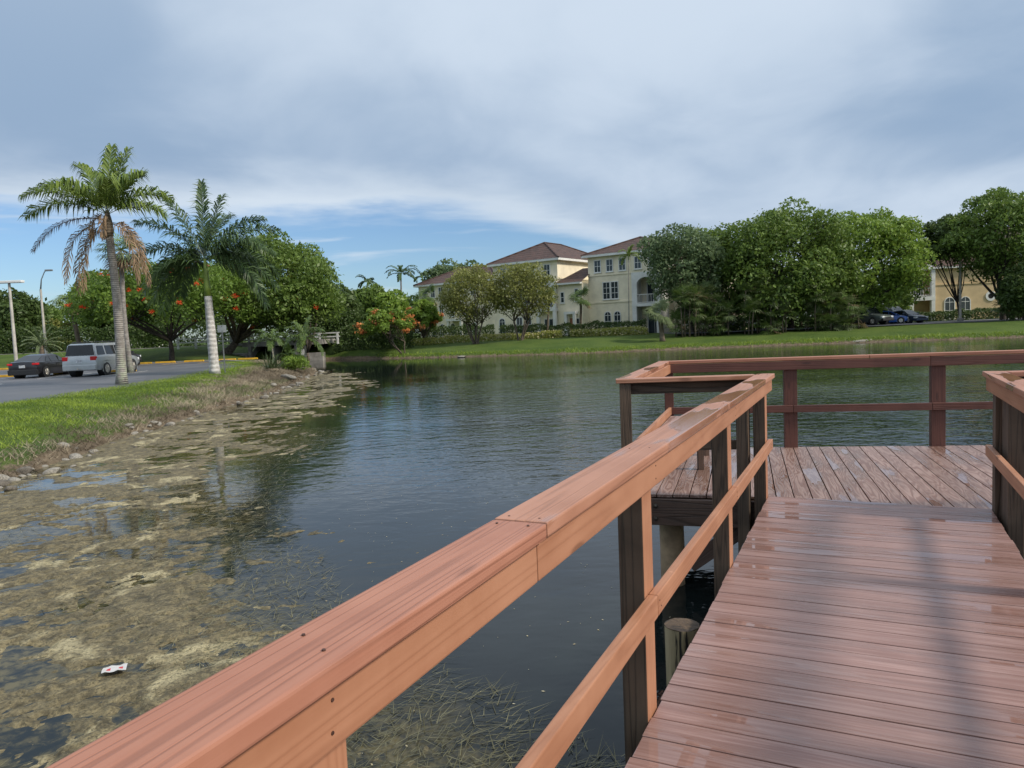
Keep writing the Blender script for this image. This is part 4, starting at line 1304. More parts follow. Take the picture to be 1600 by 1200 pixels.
def fan_leaf(parent, base, az, el, L, mat, fan=0.6, nseg=18, droop=0.5, name='frond', wd=0.03):
    d = Vector((math.cos(az) * math.cos(el), math.sin(az) * math.cos(el), math.sin(el)))
    p0 = Vector(base)
    p1 = p0 + d * L * 0.6 + Vector((0, 0, -0.08 * L))
    mb = MB().tube([p0, p0.lerp(p1, 0.5) + Vector((0, 0, 0.03 * L)), p1], [0.02, 0.016, 0.012], 4, cap=False)
    tv = [0.5] * len(mb.v)
    sd = d.cross(Vector((0, 0, 1))); sd = sd.normalized() if sd.length > 0.05 else Vector((1, 0, 0))
    nv = sd.cross(d).normalized()
    for i in range(nseg):
        a = (i / (nseg - 1) - 0.5) * R(235)
        sdir = (d * math.cos(a) + sd * math.sin(a) + nv * rnd.uniform(-.12, .12)).normalized()
        ln = fan * (1.0 - 0.22 * abs(a) / 2) * rnd.uniform(0.85, 1.1)
        md = p1 + sdir * ln * 0.6
        tp = md + (sdir + Vector((0, 0, -droop * rnd.uniform(0.6, 1.6)))).normalized() * ln * 0.45
        ws = sdir.cross(nv).normalized() * wd
        n0 = len(mb.v)
        mb.face([p1 - ws * 0.2, p1 + ws * 0.2, md + ws, md - ws])
        mb.face([md - ws, md + ws, tp])
        tv += [rnd.uniform(0, 1)] * (len(mb.v) - n0)
    o = mb.build(name, mat, parent)
    at_ = o.data.attributes.new('tint', 'FLOAT', 'POINT')
    at_.data.foreach_set('value', tv)
    return o


def palm_root(name, label, u_base, Y, x=None, group=None):
    xx = sight(u_base, 560, Y).x if x is None else x
    z = float(land(np.array([xx]), np.array([float(Y)]))[0])
    return empty(name, (xx, Y, z - 0.04), label=label, cat='palm tree', group=group), z - 0.04


def trunk_tube(root, top, r0, r1, mat, swell=0.0, bend=(0, 0), n=14, name='trunk', segs=14, flare=0.35):
    top = Vector(top)
    pts, rad = [], []
    for i in range(segs + 1):
        q = i / segs
        pts.append(top * q + Vector((bend[0], bend[1], 0)) * math.sin(math.pi * q))
        fl = flare * math.exp(-q * 14)
        rad.append((r0 + (r1 - r0) * q) * (1 + fl) + swell * math.sin(math.pi * min(1, q * 1.15)) ** 2 + rnd.uniform(-.004, .004))
    MB().tube(pts, rad, n).build(name, mat, root, smooth='all')
    return pts[-1]


def top_of(root, u, v, Y):
    p = sight(u, v, Y)
    return Vector((p.x - root.location.x, 0, p.z - root.location.z))


# queen palm with a skirt of dead fronds
Y = 33.5
root, z0 = palm_root('queen_palm', 'grey-trunked palm with brown hanging dead fronds, standing at the grass edge by the cars', 187, Y)
tp = top_of(root, 170, 362, Y)
trunk_tube(root, tp, 0.21, 0.155, 'trunk_grey', bend=(0.1, 0))
MB().tube([tp + Vector((0, 0, -0.3)), tp + Vector((0, 0, 0.1)), tp + Vector((0, 0, 0.55)), tp + Vector((0, 0, 0.95))], [0.16, 0.22, 0.16, 0.07], 10).build('boot_cluster', 'trunk_brown', root, smooth='all')
hd = tp + Vector((0, 0, 0.75))
for az, el, L, dr in ((178, 28, 3.9, 1.0), (168, 48, 3.9, 1.05), (150, 66, 3.2, 0.9), (95, 78, 3.4, 0.7), (70, 72, 3.5, 0.6), (60, 62, 3.0, 0.8), (25, 48, 3.0, 1.3), (8, 30, 2.6, 1.2), (-60, 52, 3.1, 1.3), (-110, 48, 3.1, 1.3), (-150, 42, 3.4, 1.2), (120, 45, 3.2, 1.1), (-20, 56, 2.8, 1.0)):
    frond(root, hd, R(az), R(el), L, 'frond_green', dr, 1.05, 80, 0.9, 0.030, plume=0.6)
frond(root, hd - Vector((0, 0, 0.25)), R(182), R(14), 3.9, 'frond_rust', 1.35, 0.55, 60, 0.9, 0.02)
for az, el, L in ((196, 5, 3.6), (172, -8, 3.8), (-6, 4, 3.0), (-25, -4, 3.5), (16, -12, 3.4), (186, -25, 3.4)):
    frond(root, hd - Vector((0, 0, 0.35)), R(az), R(el), L, 'frond_dead', 3.6, 0.62, 60, 1.0, 0.022, ang=0.4, plume=0.9)
for az in (-80, -120):
    frond(root, hd - Vector((0, 0, 0.1)), R(az), R(20), 1.5, 'frond_dead', 4.2, 0.5, 46, 0.9, 0.022, ang=0.35, plume=1.0)

# slim palm leaning behind it
Y = 46.5
root, z0 = palm_root('cabbage_palm', 'slim leaning fan palm just behind the palm with dead fronds', 203, Y)
tp = top_of(root, 190, 395, Y)
trunk_tube(root, tp, 0.155, 0.13, 'trunk_grey', bend=(-0.15, 0))
for i in range(44):
    az = rnd.uniform(0, 360); el = rnd.uniform(-65, 75)
    fan_leaf(root, tp + Vector((0, 0, 0.2)), R(az), R(el), rnd.uniform(1.1, 1.6), 'frond_green' if el > 5 else ('frond_grey' if el > -30 else 'frond_dead'), 0.95, 16, 0.6, wd=0.035)

# royal palm with its green crownshaft
Y = 40.0
root, z0 = palm_root('royal_palm', 'white-trunked royal palm with lime green crownshaft and dark feathery fronds', 334, Y)
tp = top_of(root, 325, 463, Y)
trunk_tube(root, tp, 0.25, 0.195, 'trunk_royal', swell=0.015, flare=0.3)
cs = top_of(root, 320, 405, Y)
MB().tube([tp - Vector((0, 0, 0.04)), tp.lerp(cs, 0.25), tp.lerp(cs, 0.6), cs], [0.185, 0.165, 0.125, 0.08], 14).build('crownshaft', 'crownshaft', root, smooth='all')
for az, el, L, dr in ((100, 84, 4.3, 0.35), (170, 68, 4.3, 0.75), (60, 74, 3.9, 0.6), (20, 56, 4.0, 1.0), (0, 34, 4.0, 1.2), (-18, 40, 4.1, 1.4), (178, 34, 4.1, 1.2), (160, 20, 4.1, 1.4), (200, 12, 3.8, 1.7), (14, 14, 4.2, 1.5), (-8, 8, 4.0, 1.7), (120, 36, 3.9, 1.2), (60, 30, 3.9, 1.2), (186, 2, 3.9, 1.8), (140, 8, 3.8, 1.6), (176, 52, 4.5, 1.0), (4, 46, 4.5, 1.1), (165, -6, 4.2, 1.7), (18, -4, 4.2, 1.7), (30, 24, 4.3, 1.4), (150, 28, 4.4, 1.4), (80, 60, 4.2, 0.9)):
    frond(root, cs - Vector((0, 0, 0.05)), R(az), R(el), L, 'frond_deep', dr, 1.0, 84, 0.55, 0.034, ang=0.85, plume=0.8)
sp = tp.lerp(cs, 0.0)


def feather_palm(name, label, u, Y, utop, vtop, L, nf, mat, tr=0.12, trunkm='trunk_grey', shaft=0.0, leafl=0.4, nl=22, droop=1.2, elr=(-5, 75), wd=0.03, group=None, bend=(0, 0), leaflet_hang=0.45):
    root, z0 = palm_root(name, label, u, Y, group=group)
    tp = top_of(root, utop, vtop, Y)
    base = tp - Vector((0, 0, shaft))
    trunk_tube(root, base, tr, tr * 0.75, trunkm, bend=bend, n=10, segs=8)
    if shaft:
        MB().tube([base - Vector((0, 0, 0.03)), base.lerp(tp, 0.5), tp], [tr * 0.85, tr * 0.7, tr * 0.4], 10).build('crownshaft', 'crownshaft', root, smooth='all')
    for i in range(nf):
        az = 360 * i / nf * 2.4 + rnd.uniform(-18, 18); el = elr[0] + (elr[1] - elr[0]) * ((i * 0.618) % 1.0)
        frond(root, tp, R(az), R(el), L * rnd.uniform(0.85, 1.1), mat, droop * rnd.uniform(0.8, 1.2), leafl, nl, leaflet_hang, wd)
    return root


def fan_palm(name, label, u, Y, utop, vtop, L, nf, mat, fan=0.8, tr=0.17, trunkm='trunk_brown', elr=(-55, 75), group=None, dead=True):
    root, z0 = palm_root(name, label, u, Y, group=group)
    tp = top_of(root, utop, vtop, Y)
    trunk_tube(root, tp, tr, tr * 0.9, trunkm, n=10, segs=8)
    for i in range(nf):
        el = elr[0] + (elr[1] - elr[0]) * ((i * 0.618) % 1.0)
        fan_leaf(root, tp + Vector((0, 0, 0.1)), R(i * 137.5 + rnd.uniform(-15, 15)), R(el), L * rnd.uniform(0.85, 1.15), ('frond_dead' if dead and el < -38 and i % 2 else mat), fan, 14, 0.55, wd=0.045)
    return root


def clump_palm(name, label, u, Y, hw, vtop, mat, n=8, group=None):
    """several short stems of feathery leaves in one clump"""
    root, z0 = palm_root(name, label, u, Y, group=group)
    wpx = hw * Y / FPX
    for i in range(n):
        ox = (i / (n - 1) - 0.5) * 1.5 * wpx + rnd.uniform(-.2, .2); oy = rnd.uniform(-.8, .8)
        hgt = (sight(u, vtop, Y).z - z0) * rnd.uniform(0.12, 0.72)
        MB().tube([(ox, oy, 0), (ox + rnd.uniform(-.1, .1), oy, hgt * 0.5), (ox + rnd.uniform(-.2, .2), oy, hgt)], [0.08, 0.06, 0.05], 7).build('stem', 'trunk_brown', root, smooth='all')
        for k in range(16):
            el = rnd.uniform(-50, 80)
            fan_leaf(root, (ox, oy, hgt + rnd.uniform(-.3, .1)), R(k * 137.5 + rnd.uniform(-20, 20)), R(el), rnd.uniform(0.9, 1.5), mat if k % 5 else ('frond_grey' if k % 2 or k else 'frond_dead'), 0.85, 14, 0.45, wd=0.04)
    return root


fan_palm('cabbage_palm', 'shaggy fan palm behind the light pole, left of the flame tree', 129, 72, 110, 470, 1.7, 46, 'frond_green', 1.15, 0.22, elr=(-60, 75))
feather_palm('cycad_palm', 'low pale cycad with stiff leaves behind the black sedan', 66, 60, 65, 540, 1.9, 24, 'frond_grey', 0.22, 'trunk_brown', 0, 0.24, 26, 1.1, (0, 75), 0.03)
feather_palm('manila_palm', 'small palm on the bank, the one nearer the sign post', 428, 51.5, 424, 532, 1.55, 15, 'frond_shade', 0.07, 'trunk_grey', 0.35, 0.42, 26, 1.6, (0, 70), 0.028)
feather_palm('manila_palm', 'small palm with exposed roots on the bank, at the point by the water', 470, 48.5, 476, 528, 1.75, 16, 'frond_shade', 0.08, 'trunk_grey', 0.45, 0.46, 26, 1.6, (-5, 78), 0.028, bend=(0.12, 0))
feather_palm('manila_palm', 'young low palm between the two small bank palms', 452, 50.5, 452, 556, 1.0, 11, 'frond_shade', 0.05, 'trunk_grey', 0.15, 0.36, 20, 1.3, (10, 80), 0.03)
# yucca with stiff blades
root, z0 = palm_root('yucca_plant', 'spiky grey-green yucca clump on the bank in front of the small palms', 424, 43.5)
root['category'] = 'yucca'
for i in range(64):
    az, el = R(i * 137.5), R(rnd.uniform(-10, 85)); L = rnd.uniform(0.8, 1.35)
    d = Vector((math.cos(az) * math.cos(el), math.sin(az) * math.cos(el), math.sin(el)))
    b = Vector((rnd.uniform(-.35, .35), rnd.uniform(-.2, .2), 0.25)); sd = d.cross(Vector((0.1, 0.2, 1))).normalized() * 0.035
    mb = MB()
    m_ = b + d * L * 0.5
    mb.face([b - sd, b + sd, m_ + sd * 0.9, m_ - sd * 0.9]); mb.face([m_ - sd * 0.9, m_ + sd * 0.9, b + d * L + Vector((0, 0, -0.08))])
    mb.build('leaf', 'frond_grey', root)
for u, Y, lb in ((505, 47, 'light green rounded bush on the tip of the bank'), (488, 50, 'yellow-green bush behind the rooted palm')):
    p = sight(u, 580, Y)
    Cb = np.array([[rnd.uniform(-.7, .7), rnd.uniform(-.5, .5), rnd.uniform(0.2, 0.65)] for _ in range(9)]); rb = np.full(9, 0.42)
    x_ = min(p.x, float(np.interp(Y, EY, EX)) - 1.0)
    rt = empty('bush', (x_, Y, float(land(np.array([x_]), np.array([float(Y)]))[0])), label=lb, cat='bush')
    V, ti = clump_cloud(Cb, rb, 2600, 0.07)
    bulk('foliage', V, 4, 'leaf_bright', ti, rt)

feather_palm('royal_palm', 'tall thin palm above the trees left of the building, the full crown', 630, 118, 626, 428, 3.0, 15, 'frond_deep', 0.16, 'trunk_grey', 0.8, 0.55, 20, 1.5, (5, 70), 0.09)
feather_palm('royal_palm', 'second thin palm beside the left roof corner, half hidden', 662, 122, 660, 434, 2.8, 12, 'frond_deep', 0.15, 'trunk_grey', 0.8, 0.5, 20, 1.4, (5, 75), 0.09)
feather_palm('royal_palm', 'palm top peeping over the far trees above the lake inlet', 572, 116, 574, 440, 2.2, 12, 'frond_deep', 0.15, 'trunk_grey', 0.5, 0.5, 18, 1.5, (0, 60), 0.09)
fan_palm('cabbage_palm', 'shaggy palm in front of the left roof corner of the building', 668, 90, 668, 462, 1.5, 30, 'frond_shade', 1.0, 0.16)
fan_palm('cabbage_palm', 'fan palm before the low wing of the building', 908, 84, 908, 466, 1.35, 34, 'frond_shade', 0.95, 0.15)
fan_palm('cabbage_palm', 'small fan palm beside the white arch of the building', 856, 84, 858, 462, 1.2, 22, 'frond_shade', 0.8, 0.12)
fan_palm('cabbage_palm', 'stout fan palm on the lawn near the water, right of the white column', 1036, 71, 1031, 492, 1.5, 52, 'frond_grey', 1.0, 0.24, 'trunk_brown', (-50, 80), dead=False)
feather_palm('slender_palm', 'very slender palm standing against the yellow facade', 984, 83, 982, 398, 1.7, 9, 'frond_green', 0.055, 'trunk_grey', 0.5, 0.45, 18, 1.5, (0, 70), 0.05)
clump_palm('palm_clump', 'clump of short palms below the dark trees, nearest the yellow building', 1098, 74, 50, 428, 'frond_shade', 15)
clump_palm('palm_clump', 'clump of short palms in the middle of the right-hand row', 1196, 73.5, 42, 424, 'frond_shade', 14)
clump_palm('palm_clump', 'clump of short palms beside the parked cars', 1298, 73.5, 50, 432, 'frond_shade', 15)
fan_palm('cabbage_palm', 'dark fan palm under the tallest tree', 1252, 76, 1250, 450, 1.6, 26, 'frond_shade', 1.0, 0.16)
clump_palm('palm_clump', 'dark clump of palms at the right edge of the far lawn', 1588, 74, 36, 410, 'frond_deep', 11)

# ================================================================== buildings
def window(parent, x0, x1, z0, z1, y=0.0, arch=False, cols=2, rows=2, trim=0.10, shade_mat='pane'):
    """white-framed window on the local wall plane y (outside is -y)"""
    w_ = MB()
    cx, hw_ = (x0 + x1) / 2, (x1 - x0) / 2
    zt = z1 - hw_ if arch else z1
    w_.box(x0 - trim, y - 0.07, z0 - trim, x0, y + 0.02, zt)
    w_.box(x1, y - 0.07, z0 - trim, x1 + trim, y + 0.02, zt)
    w_.box(x0, y - 0.069, z0 - trim, x1, y + 0.02, z0)
    if arch:
        n = 10
        for i in range(n):
            a0, a1 = math.pi * i / n, math.pi * (i + 1) / n
            q = [(cx + r * math.cos(a), zt + r * math.sin(a)) for r, a in ((hw_, a0), (hw_ + trim, a0), (hw_ + trim, a1), (hw_, a1))]
            w_.xprism([q[0], q[1], q[2], q[3]], y - 0.07, y + 0.02)
    else:
        w_.box(x0 - trim, y - 0.071, z1, x1 + trim, y + 0.02, z1 + trim)
    o = w_.build('window', 'trim_white', parent)
    pm = MB()
    if arch:
        poly = [(x0, z0), (x1, z0)] + [(cx + hw_ * math.cos(math.pi * i / 10), zt + hw_ * math.sin(math.pi * i / 10)) for i in range(11)]
        pm.xprism(poly, y - 0.02, y + 0.01)
    else:
        pm.box(x0, y - 0.02, z0, x1, y + 0.01, z1)
    pm.build('pane', shade_mat, o)
    mm = MB()
    for i in range(1, cols):
        xx = x0 + (x1 - x0) * i / cols
        mm.box(xx - 0.025, y - 0.045, z0, xx + 0.025, y - 0.012, z1 - (0.02 if arch else 0))
    for i in range(1, rows):
        zz = z0 + (zt - z0) * i / rows
        mm.box(x0, y - 0.044, zz - 0.025, x1, y - 0.013, zz + 0.025)
    if arch:
        mm.box(x0, y - 0.044, zt - 0.03, x1, y - 0.013, zt + 0.03)
    if mm.v: mm.build('glazing_bars', 'trim_white', o)
    s_ = MB().box(x0 - trim - 0.05, y - 0.13, z0 - trim - 0.07, x1 + trim + 0.05, y + 0.02, z0 - trim - 0.001)
    s_.build('sill', 'trim_white', o)
    return o


def hip_roof(parent, x0, x1, y0, y1, z, h, over=0.6, ridge=None, name='roof'):
    x0 -= over; x1 += over; y0 -= over; y1 += over
    mb = MB()
    if (x1 - x0) >= (y1 - y0):
        r = (y1 - y0) / 2
        a, b = (x0 + r, (y0 + y1) / 2, z + h), (x1 - r, (y0 + y1) / 2, z + h)
        mb.face([(x0, y0, z), (x1, y0, z), b, a]); mb.face([(x1, y1, z), (x0, y1, z), a, b])
        mb.face([(x1, y0, z), (x1, y1, z), b]); mb.face([(x0, y1, z), (x0, y0, z), a])
        hips = [((x0, y0, z), a), ((x1, y0, z), b), ((x0, y1, z), a), ((x1, y1, z), b), (a, b)]
    else:
        r = (x1 - x0) / 2
        a, b = ((x0 + x1) / 2, y0 + r, z + h), ((x0 + x1) / 2, y1 - r, z + h)
        mb.face([(x0, y0, z), (x1, y0, z), a]); mb.face([(x1, y1, z), (x0, y1, z), b])
        mb.face([(x1, y0, z), (x1, y1, z), b, a]); mb.face([(x0, y1, z), (x0, y0, z), a, b])
        hips = [((x0, y0, z), a), ((x1, y0, z), a), ((x0, y1, z), b), ((x1, y1, z), b), (a, b)]
    o = mb.build(name, 'roof_tile', parent)
    rc = MB()
    for p, q in hips: rc.tube([Vector(p) + Vector((0, 0, 0.03)), Vector(q) + Vector((0, 0, 0.03))], 0.11, 6)
    rc.build('ridge_tiles', 'roof_tile', o)
    e = MB().box(x0 + 0.02, y0 + 0.02, z - 0.28, x1 - 0.02, y1 - 0.02, z - 0.003)
    e.build('eave', 'trim_white', o)
    return o


def arch_wall(mb, x0, x1, z0, z1, ax0, ax1, az0, atop, y0, y1):
    """wall panel in the xz plane with an arched opening"""
    cx, hw_ = (ax0 + ax1) / 2, (ax1 - ax0) / 2
    zt = atop - hw_ * 0.75
    if x0 < ax0: mb.box(x0, y0, z0, ax0, y1, z1)
    if x1 > ax1: mb.box(ax1, y0, z0, x1, y1, z1)
    if az0 > z0: mb.box(ax0, y0, z0, ax1, y1, az0)
    n = 10
    for i in range(n):
        a0, a1 = math.pi * (1 - i / n), math.pi * (1 - (i + 1) / n)
        p0 = (cx + hw_ * math.cos(a0), zt + hw_ * 0.75 * math.sin(a0)); p1 = (cx + hw_ * math.cos(a1), zt + hw_ * 0.75 * math.sin(a1))
        mb.xprism([p0, p1, (p1[0], z1), (p0[0], z1)], y0, y1)


def balcony(parent, x0, x1, z, y0, h=1.05, name='balcony_rail'):
    mb = MB()
    mb.box(x0, y0 - 0.03, z + h - 0.07, x1, y0 + 0.03, z + h)
    mb.box(x0, y0 - 0.03, z + 0.08, x1, y0 + 0.03, z + 0.14)
    n = max(3, int((x1 - x0) / 0.28))
    for i in range(n + 1):
        xx = x0 + (x1 - x0) * i / n
        mb.box(xx - 0.018, y0 - 0.02, z + 0.1, xx + 0.018, y0 + 0.02, z + h - 0.04)
    return mb.build(name, 'trim_white', parent)


def block(parent, x0, x1, y0, y1, z0, z1, mat='stucco', name='wall'):
    return MB().box(x0, y0, z0, x1, y1, z1).build(name, mat, parent)


def course(parent, x0, x1, y, z, d=0.09, h=0.16, name='string_course', side=None):
    mb = MB().box(x0, y - d, z, x1, y + 0.02, z + h)
    return mb.build(name, 'stucco', parent)


U = math.atan2(-0.59, 0.81)
GZ0 = 1.30
bld = empty('apartment_building', (9.9, 91.0, GZ0), U, label='yellow three-storey apartment building with brown hip roofs and white arches across the lake', cat='building')
EH = 9.45                                  # wall height
# block A: the nearer tower with four top windows
block(bld, 0, 6.0, 0, 14, -0.4, EH)
block(bld, 9.61, 16.0, 3.3, 11, -0.4, EH - 1.6, name='wall')
hip_roof(bld, 10.3, 16.0, 3.3, 11, EH - 1.3, 1.6)
block(bld, 6.0, 9.6, 1.9, 14, -0.4, EH - 0.01, name='wall')
hip_roof(bld, 0, 9.6, 0, 14, EH + 0.28, 2.1)
for z in (3.85, 7.15):
    course(bld, -0.02, 6.0, 0, z)
for x0 in (0.95, 2.6, 4.3):
    window(bld, x0, x0 + 0.78, 7.65, 9.0)
window(bld, 2.05, 2.92, 4.35, 6.3, rows=3)
window(bld, 3.15, 4.02, 4.35, 6.3, rows=3)
window(bld, 2.15, 2.95, 0.9, 2.75, arch=True)
window(bld, 3.45, 4.25, 0.9, 2.75, arch=True)
for x0 in (10.6, 12.8):
    window(bld, x0, x0 + 0.8, 4.4, 6.3, 3.3)
    window(bld, x0, x0 + 0.8, 0.9, 2.7, 3.3, arch=True)
# white balcony bay
bay = MB()
arch_wall(bay, 6.0, 9.6, 3.55, 7.2, 6.65, 8.95, 3.56, 6.6, -0.35, 0.1)
bay.box(6.0, -0.35, -0.4, 6.55, 0.1, 3.2); bay.box(9.05, -0.35, -0.4, 9.6, 0.1, 3.2); bay.box(5.98, -0.37, 3.2, 9.62, 1.9, 3.55)
bay.box(5.99, 0.1, -0.4, 6.15, 1.9, 7.2); bay.box(9.45, 0.1, -0.4, 9.61, 1.9, 7.2)
bay.build('balcony_bay', 'trim_white', bld)
block(bld, 6.0, 9.6, -0.33, 1.9, 7.2, EH - 0.02)
window(bld, 6.5, 7.28, 7.65, 9.0, -0.33); window(bld, 8.3, 9.08, 7.65, 9.0, -0.33)
balcony(bld, 6.65, 8.95, 3.56, -0.2)
window(bld, 7.0, 8.6, 3.7, 5.9, 1.88, rows=1); window(bld, 7.0, 8.6, -0.1, 2.2, 1.88, rows=1)
# block B: further back, its sunlit end wall facing right
vB = Vector((6.2, 92.0, 0)) - Vector((9.9, 91.0, 0))
u_ = Vector((0.8083, -0.5888, 0)); v_ = Vector((0.5888, 0.8083, 0))
bx, by = vB.dot(u_), vB.dot(v_)
block(bld, bx - 10, bx, by, by + 14, -0.4, EH)
hip_roof(bld, bx - 10, bx, by, by + 14, EH + 0.28, 2.7)
course(bld, bx - 10, bx + 0.02, by, 7.15)
MB().box(bx - 0.02, by, 7.15, bx + 0.09, by + 13.9, 7.31).build('string_course', 'stucco', bld)
for dx_ in (1.1, 3.4, 5.6, 8.0):
    window(bld, bx - dx_ - 0.8, bx - dx_, 7.65, 9.0, by)
for dx_ in (4.2, 5.6, 8.4):
    window(bld, bx - dx_ - 0.85, bx - dx_, 0.7, 2.6, by, arch=dx_ > 8)
    window(bld, bx - dx_ - 0.85, bx - dx_, 4.3, 6.2, by)
bay = MB()
q0, q1 = bx - 2.9, bx + 0.0
arch_wall(bay, q0, q1 + 0.02, 3.55, 6.95, q0 + 0.5, q1 - 0.45, 3.56, 6.4, by - 0.75, by - 0.45)
bay.box(q0, by - 0.75, -0.4, q0 + 0.45, by - 0.45, 3.2); bay.box(q1 - 0.45, by - 0.75, -0.4, q1 + 0.02, by - 0.45, 3.2)
bay.box(q0 - 0.02, by - 0.77, 3.2, q1 + 0.04, by - 0.002, 3.55)
bay.box(q0, by - 0.45, 6.6, q1 + 0.02, by - 0.002, 6.95)
bay.build('balcony_bay', 'trim_white', bld)
balcony(bld, q0 + 0.45, q1 - 0.45, 3.56, by - 0.6)
window(bld, q0 + 0.8, q1 - 0.8, 3.7, 5.9, by, rows=1); window(bld, q0 + 0.8, q1 - 0.8, -0.1, 2.2, by, rows=1)
MB().box(q1 - 0.5, by - 0.82, -0.4, q1 + 0.08, by - 0.40, 0.75).build('brick_base', 'brick_base', bld)
# low wing between them
block(bld, bx + 0.01, -0.01, by - 0.2, by + 6, -0.4, 6.35)
o = MB(); zz = 6.55
o.face([(bx - 0.1, by - 0.75, zz), (0.2, by - 0.75, zz), (0.2, by + 3.5, zz + 1.9), (bx + 1.6, by + 3.5, zz + 1.9)])
o.face([(bx - 0.1, by - 0.75, zz), (bx + 1.6, by + 3.5, zz + 1.9), (bx - 0.1, by + 6, zz + 0.01)])
o.build('wing_roof', 'roof_tile', bld)
MB().box(bx - 0.1, by - 0.73, zz - 0.22, -0.02, by - 0.1, zz - 0.004).build('wing_eave', 'trim_white', bld)
window(bld, bx + 0.55, bx + 0.95, 4.2, 5.4, by - 0.2, cols=1)
window(bld, -1.0, -0.6, 4.3, 5.7, by - 0.2, cols=1)
window(bld, -1.05, -0.55, 0.9, 2.1, by - 0.2, cols=1)
mb = MB()
mb.box(bx + 1.3, by - 0.9, -0.4, bx + 1.65, by - 0.55, 2.7); mb.box(bx + 2.5, by - 0.9, -0.4, bx + 2.85, by - 0.55, 2.7); mb.box(bx + 1.25, by - 0.92, 2.7, bx + 2.9, by - 0.22, 3.0)
mb.build('porch', 'trim_white', bld)
MB().box(bx + 1.7, by - 0.235, -0.2, bx + 2.45, by - 0.205, 2.2).build('door', 'brick_base', bld)

# left wing, set back
bl2 = empty('apartment_building', (-14.6, 121.0, GZ0), U, label='left wing of the yellow building, dark-roofed, behind the flame trees', cat='building')
block(bl2, 0, 16, 0, 10, -0.4, 8.6)
hip_roof(bl2, 0, 16, 0, 10, 8.88, 2.6)
course(bl2, -0.02, 16.0, 0, 6.3)
for x0 in (1.0, 2.7, 4.4, 6.6, 8.8, 11):
    window(bl2, x0, x0 + 0.8, 6.8, 8.2)
    window(bl2, x0, x0 + 0.8, 3.6, 5.4)
    window(bl2, x0, x0 + 0.8, 0.6, 2.4, arch=True)
mb = MB()
mb.box(7.0, -1.5, -0.4, 7.4, -1.1, 2.8); mb.box(9.6, -1.5, -0.4, 10.0, -1.1, 2.8); mb.box(6.9, -1.6, 2.8, 10.1, -0.05, 3.15)
mb.build('porch', 'trim_white', bl2)

# right-hand tan building
Y = 93.0
p0 = sight(1422, 480, Y)
br_ = empty('apartment_building', (p0.x, Y, 1.35), R(-6), label='tan building with white balcony tower and round wall vent behind the right-hand trees', cat='building')
W2 = sight(1565, 470, Y).x - p0.x
block(br_, 2.9, W2 + 0.2, 0, 10, -0.4, 6.6, 'stucco_tan')
block(br_, 3.2, W2 + 9, 1.5, 10, 6.6, 9.2, 'stucco_tan')
block(br_, W2 + 0.21, W2 + 9, 1.2, 10, -0.4, 6.6, 'stucco_tan')
block(br_, 0.35, 2.88, 1.6, 9, -0.4, 6.58, 'stucco_tan')
hip_roof(br_, 3.2, W2 + 9, 1.5, 10, 9.45, 2.2)
mb = MB().face([(2.5, -0.5, 6.62), (W2 + 0.6, -0.5, 6.62), (W2 + 0.6, 1.6, 7.9), (3.1, 1.6, 7.9)])
o = MB(); o.face([(2.5, -0.5, 6.66), (W2 + 0.7, -0.5, 6.66), (W2 + 0.7, 1.49, 7.9), (3.25, 1.49, 7.9)])
o.build('lower_roof', 'roof_tile', br_)
MB().box(2.5, -0.48, 6.42, W2 + 0.68, -0.002, 6.65).build('lower_eave', 'trim_white', br_)
MB().box(2.9, -0.08, 4.35, W2 + 0.2, 0.02, 4.5).build('string_course', 'stucco_tan', br_)
t_ = MB()
t_.box(-0.1, -0.3, -0.4, 0.34, 0.2, 6.3); t_.box(2.45, -0.3, -0.4, 2.89, 0.2, 6.3); t_.box(-0.12, -0.32, 2.55, 2.9, 1.6, 3.05); t_.box(-0.12, -0.32, 6.3, 2.9, 1.6, 7.0)
t_.box(-0.1, 0.2, -0.4, 0.1, 1.6, 6.3)
t_.build('balcony_tower', 'trim_white', br_)
balcony(br_, 0.34, 2.45, 3.05, -0.1); balcony(br_, 0.34, 2.45, 0.1, -0.1, 0.9)
window(br_, 0.8, 2.1, 3.2, 5.4, 1.6, rows=1)
window(br_, 4.15, 5.25, 0.15, 2.75, arch=True); window(br_, 6.0, 7.1, 0.15, 2.75, arch=True)
mb = MB()
cx, cz = 9.55, 2.75
for i in range(20):
    a0, a1 = 2 * math.pi * i / 20, 2 * math.pi * (i + 1) / 20
    mb.xprism([(cx + 0.34 * math.cos(a0), cz + 0.34 * math.sin(a0)), (cx + 0.62 * math.cos(a0), cz + 0.62 * math.sin(a0)), (cx + 0.62 * math.cos(a1), cz + 0.62 * math.sin(a1)), (cx + 0.34 * math.cos(a1), cz + 0.34 * math.sin(a1))], -0.09, 0.02)
vt = mb.build('round_vent', 'trim_white', br_)
MB().xprism([(cx + 0.34 * math.cos(2 * math.pi * i / 20), cz + 0.34 * math.sin(2 * math.pi * i / 20)) for i in range(20)], -0.02, 0.01).build('opening', 'dark_void', vt)
for x0 in (W2 + 2, W2 + 4.5): window(br_, x0, x0 + 0.9, 7.0, 8.6, 1.5)

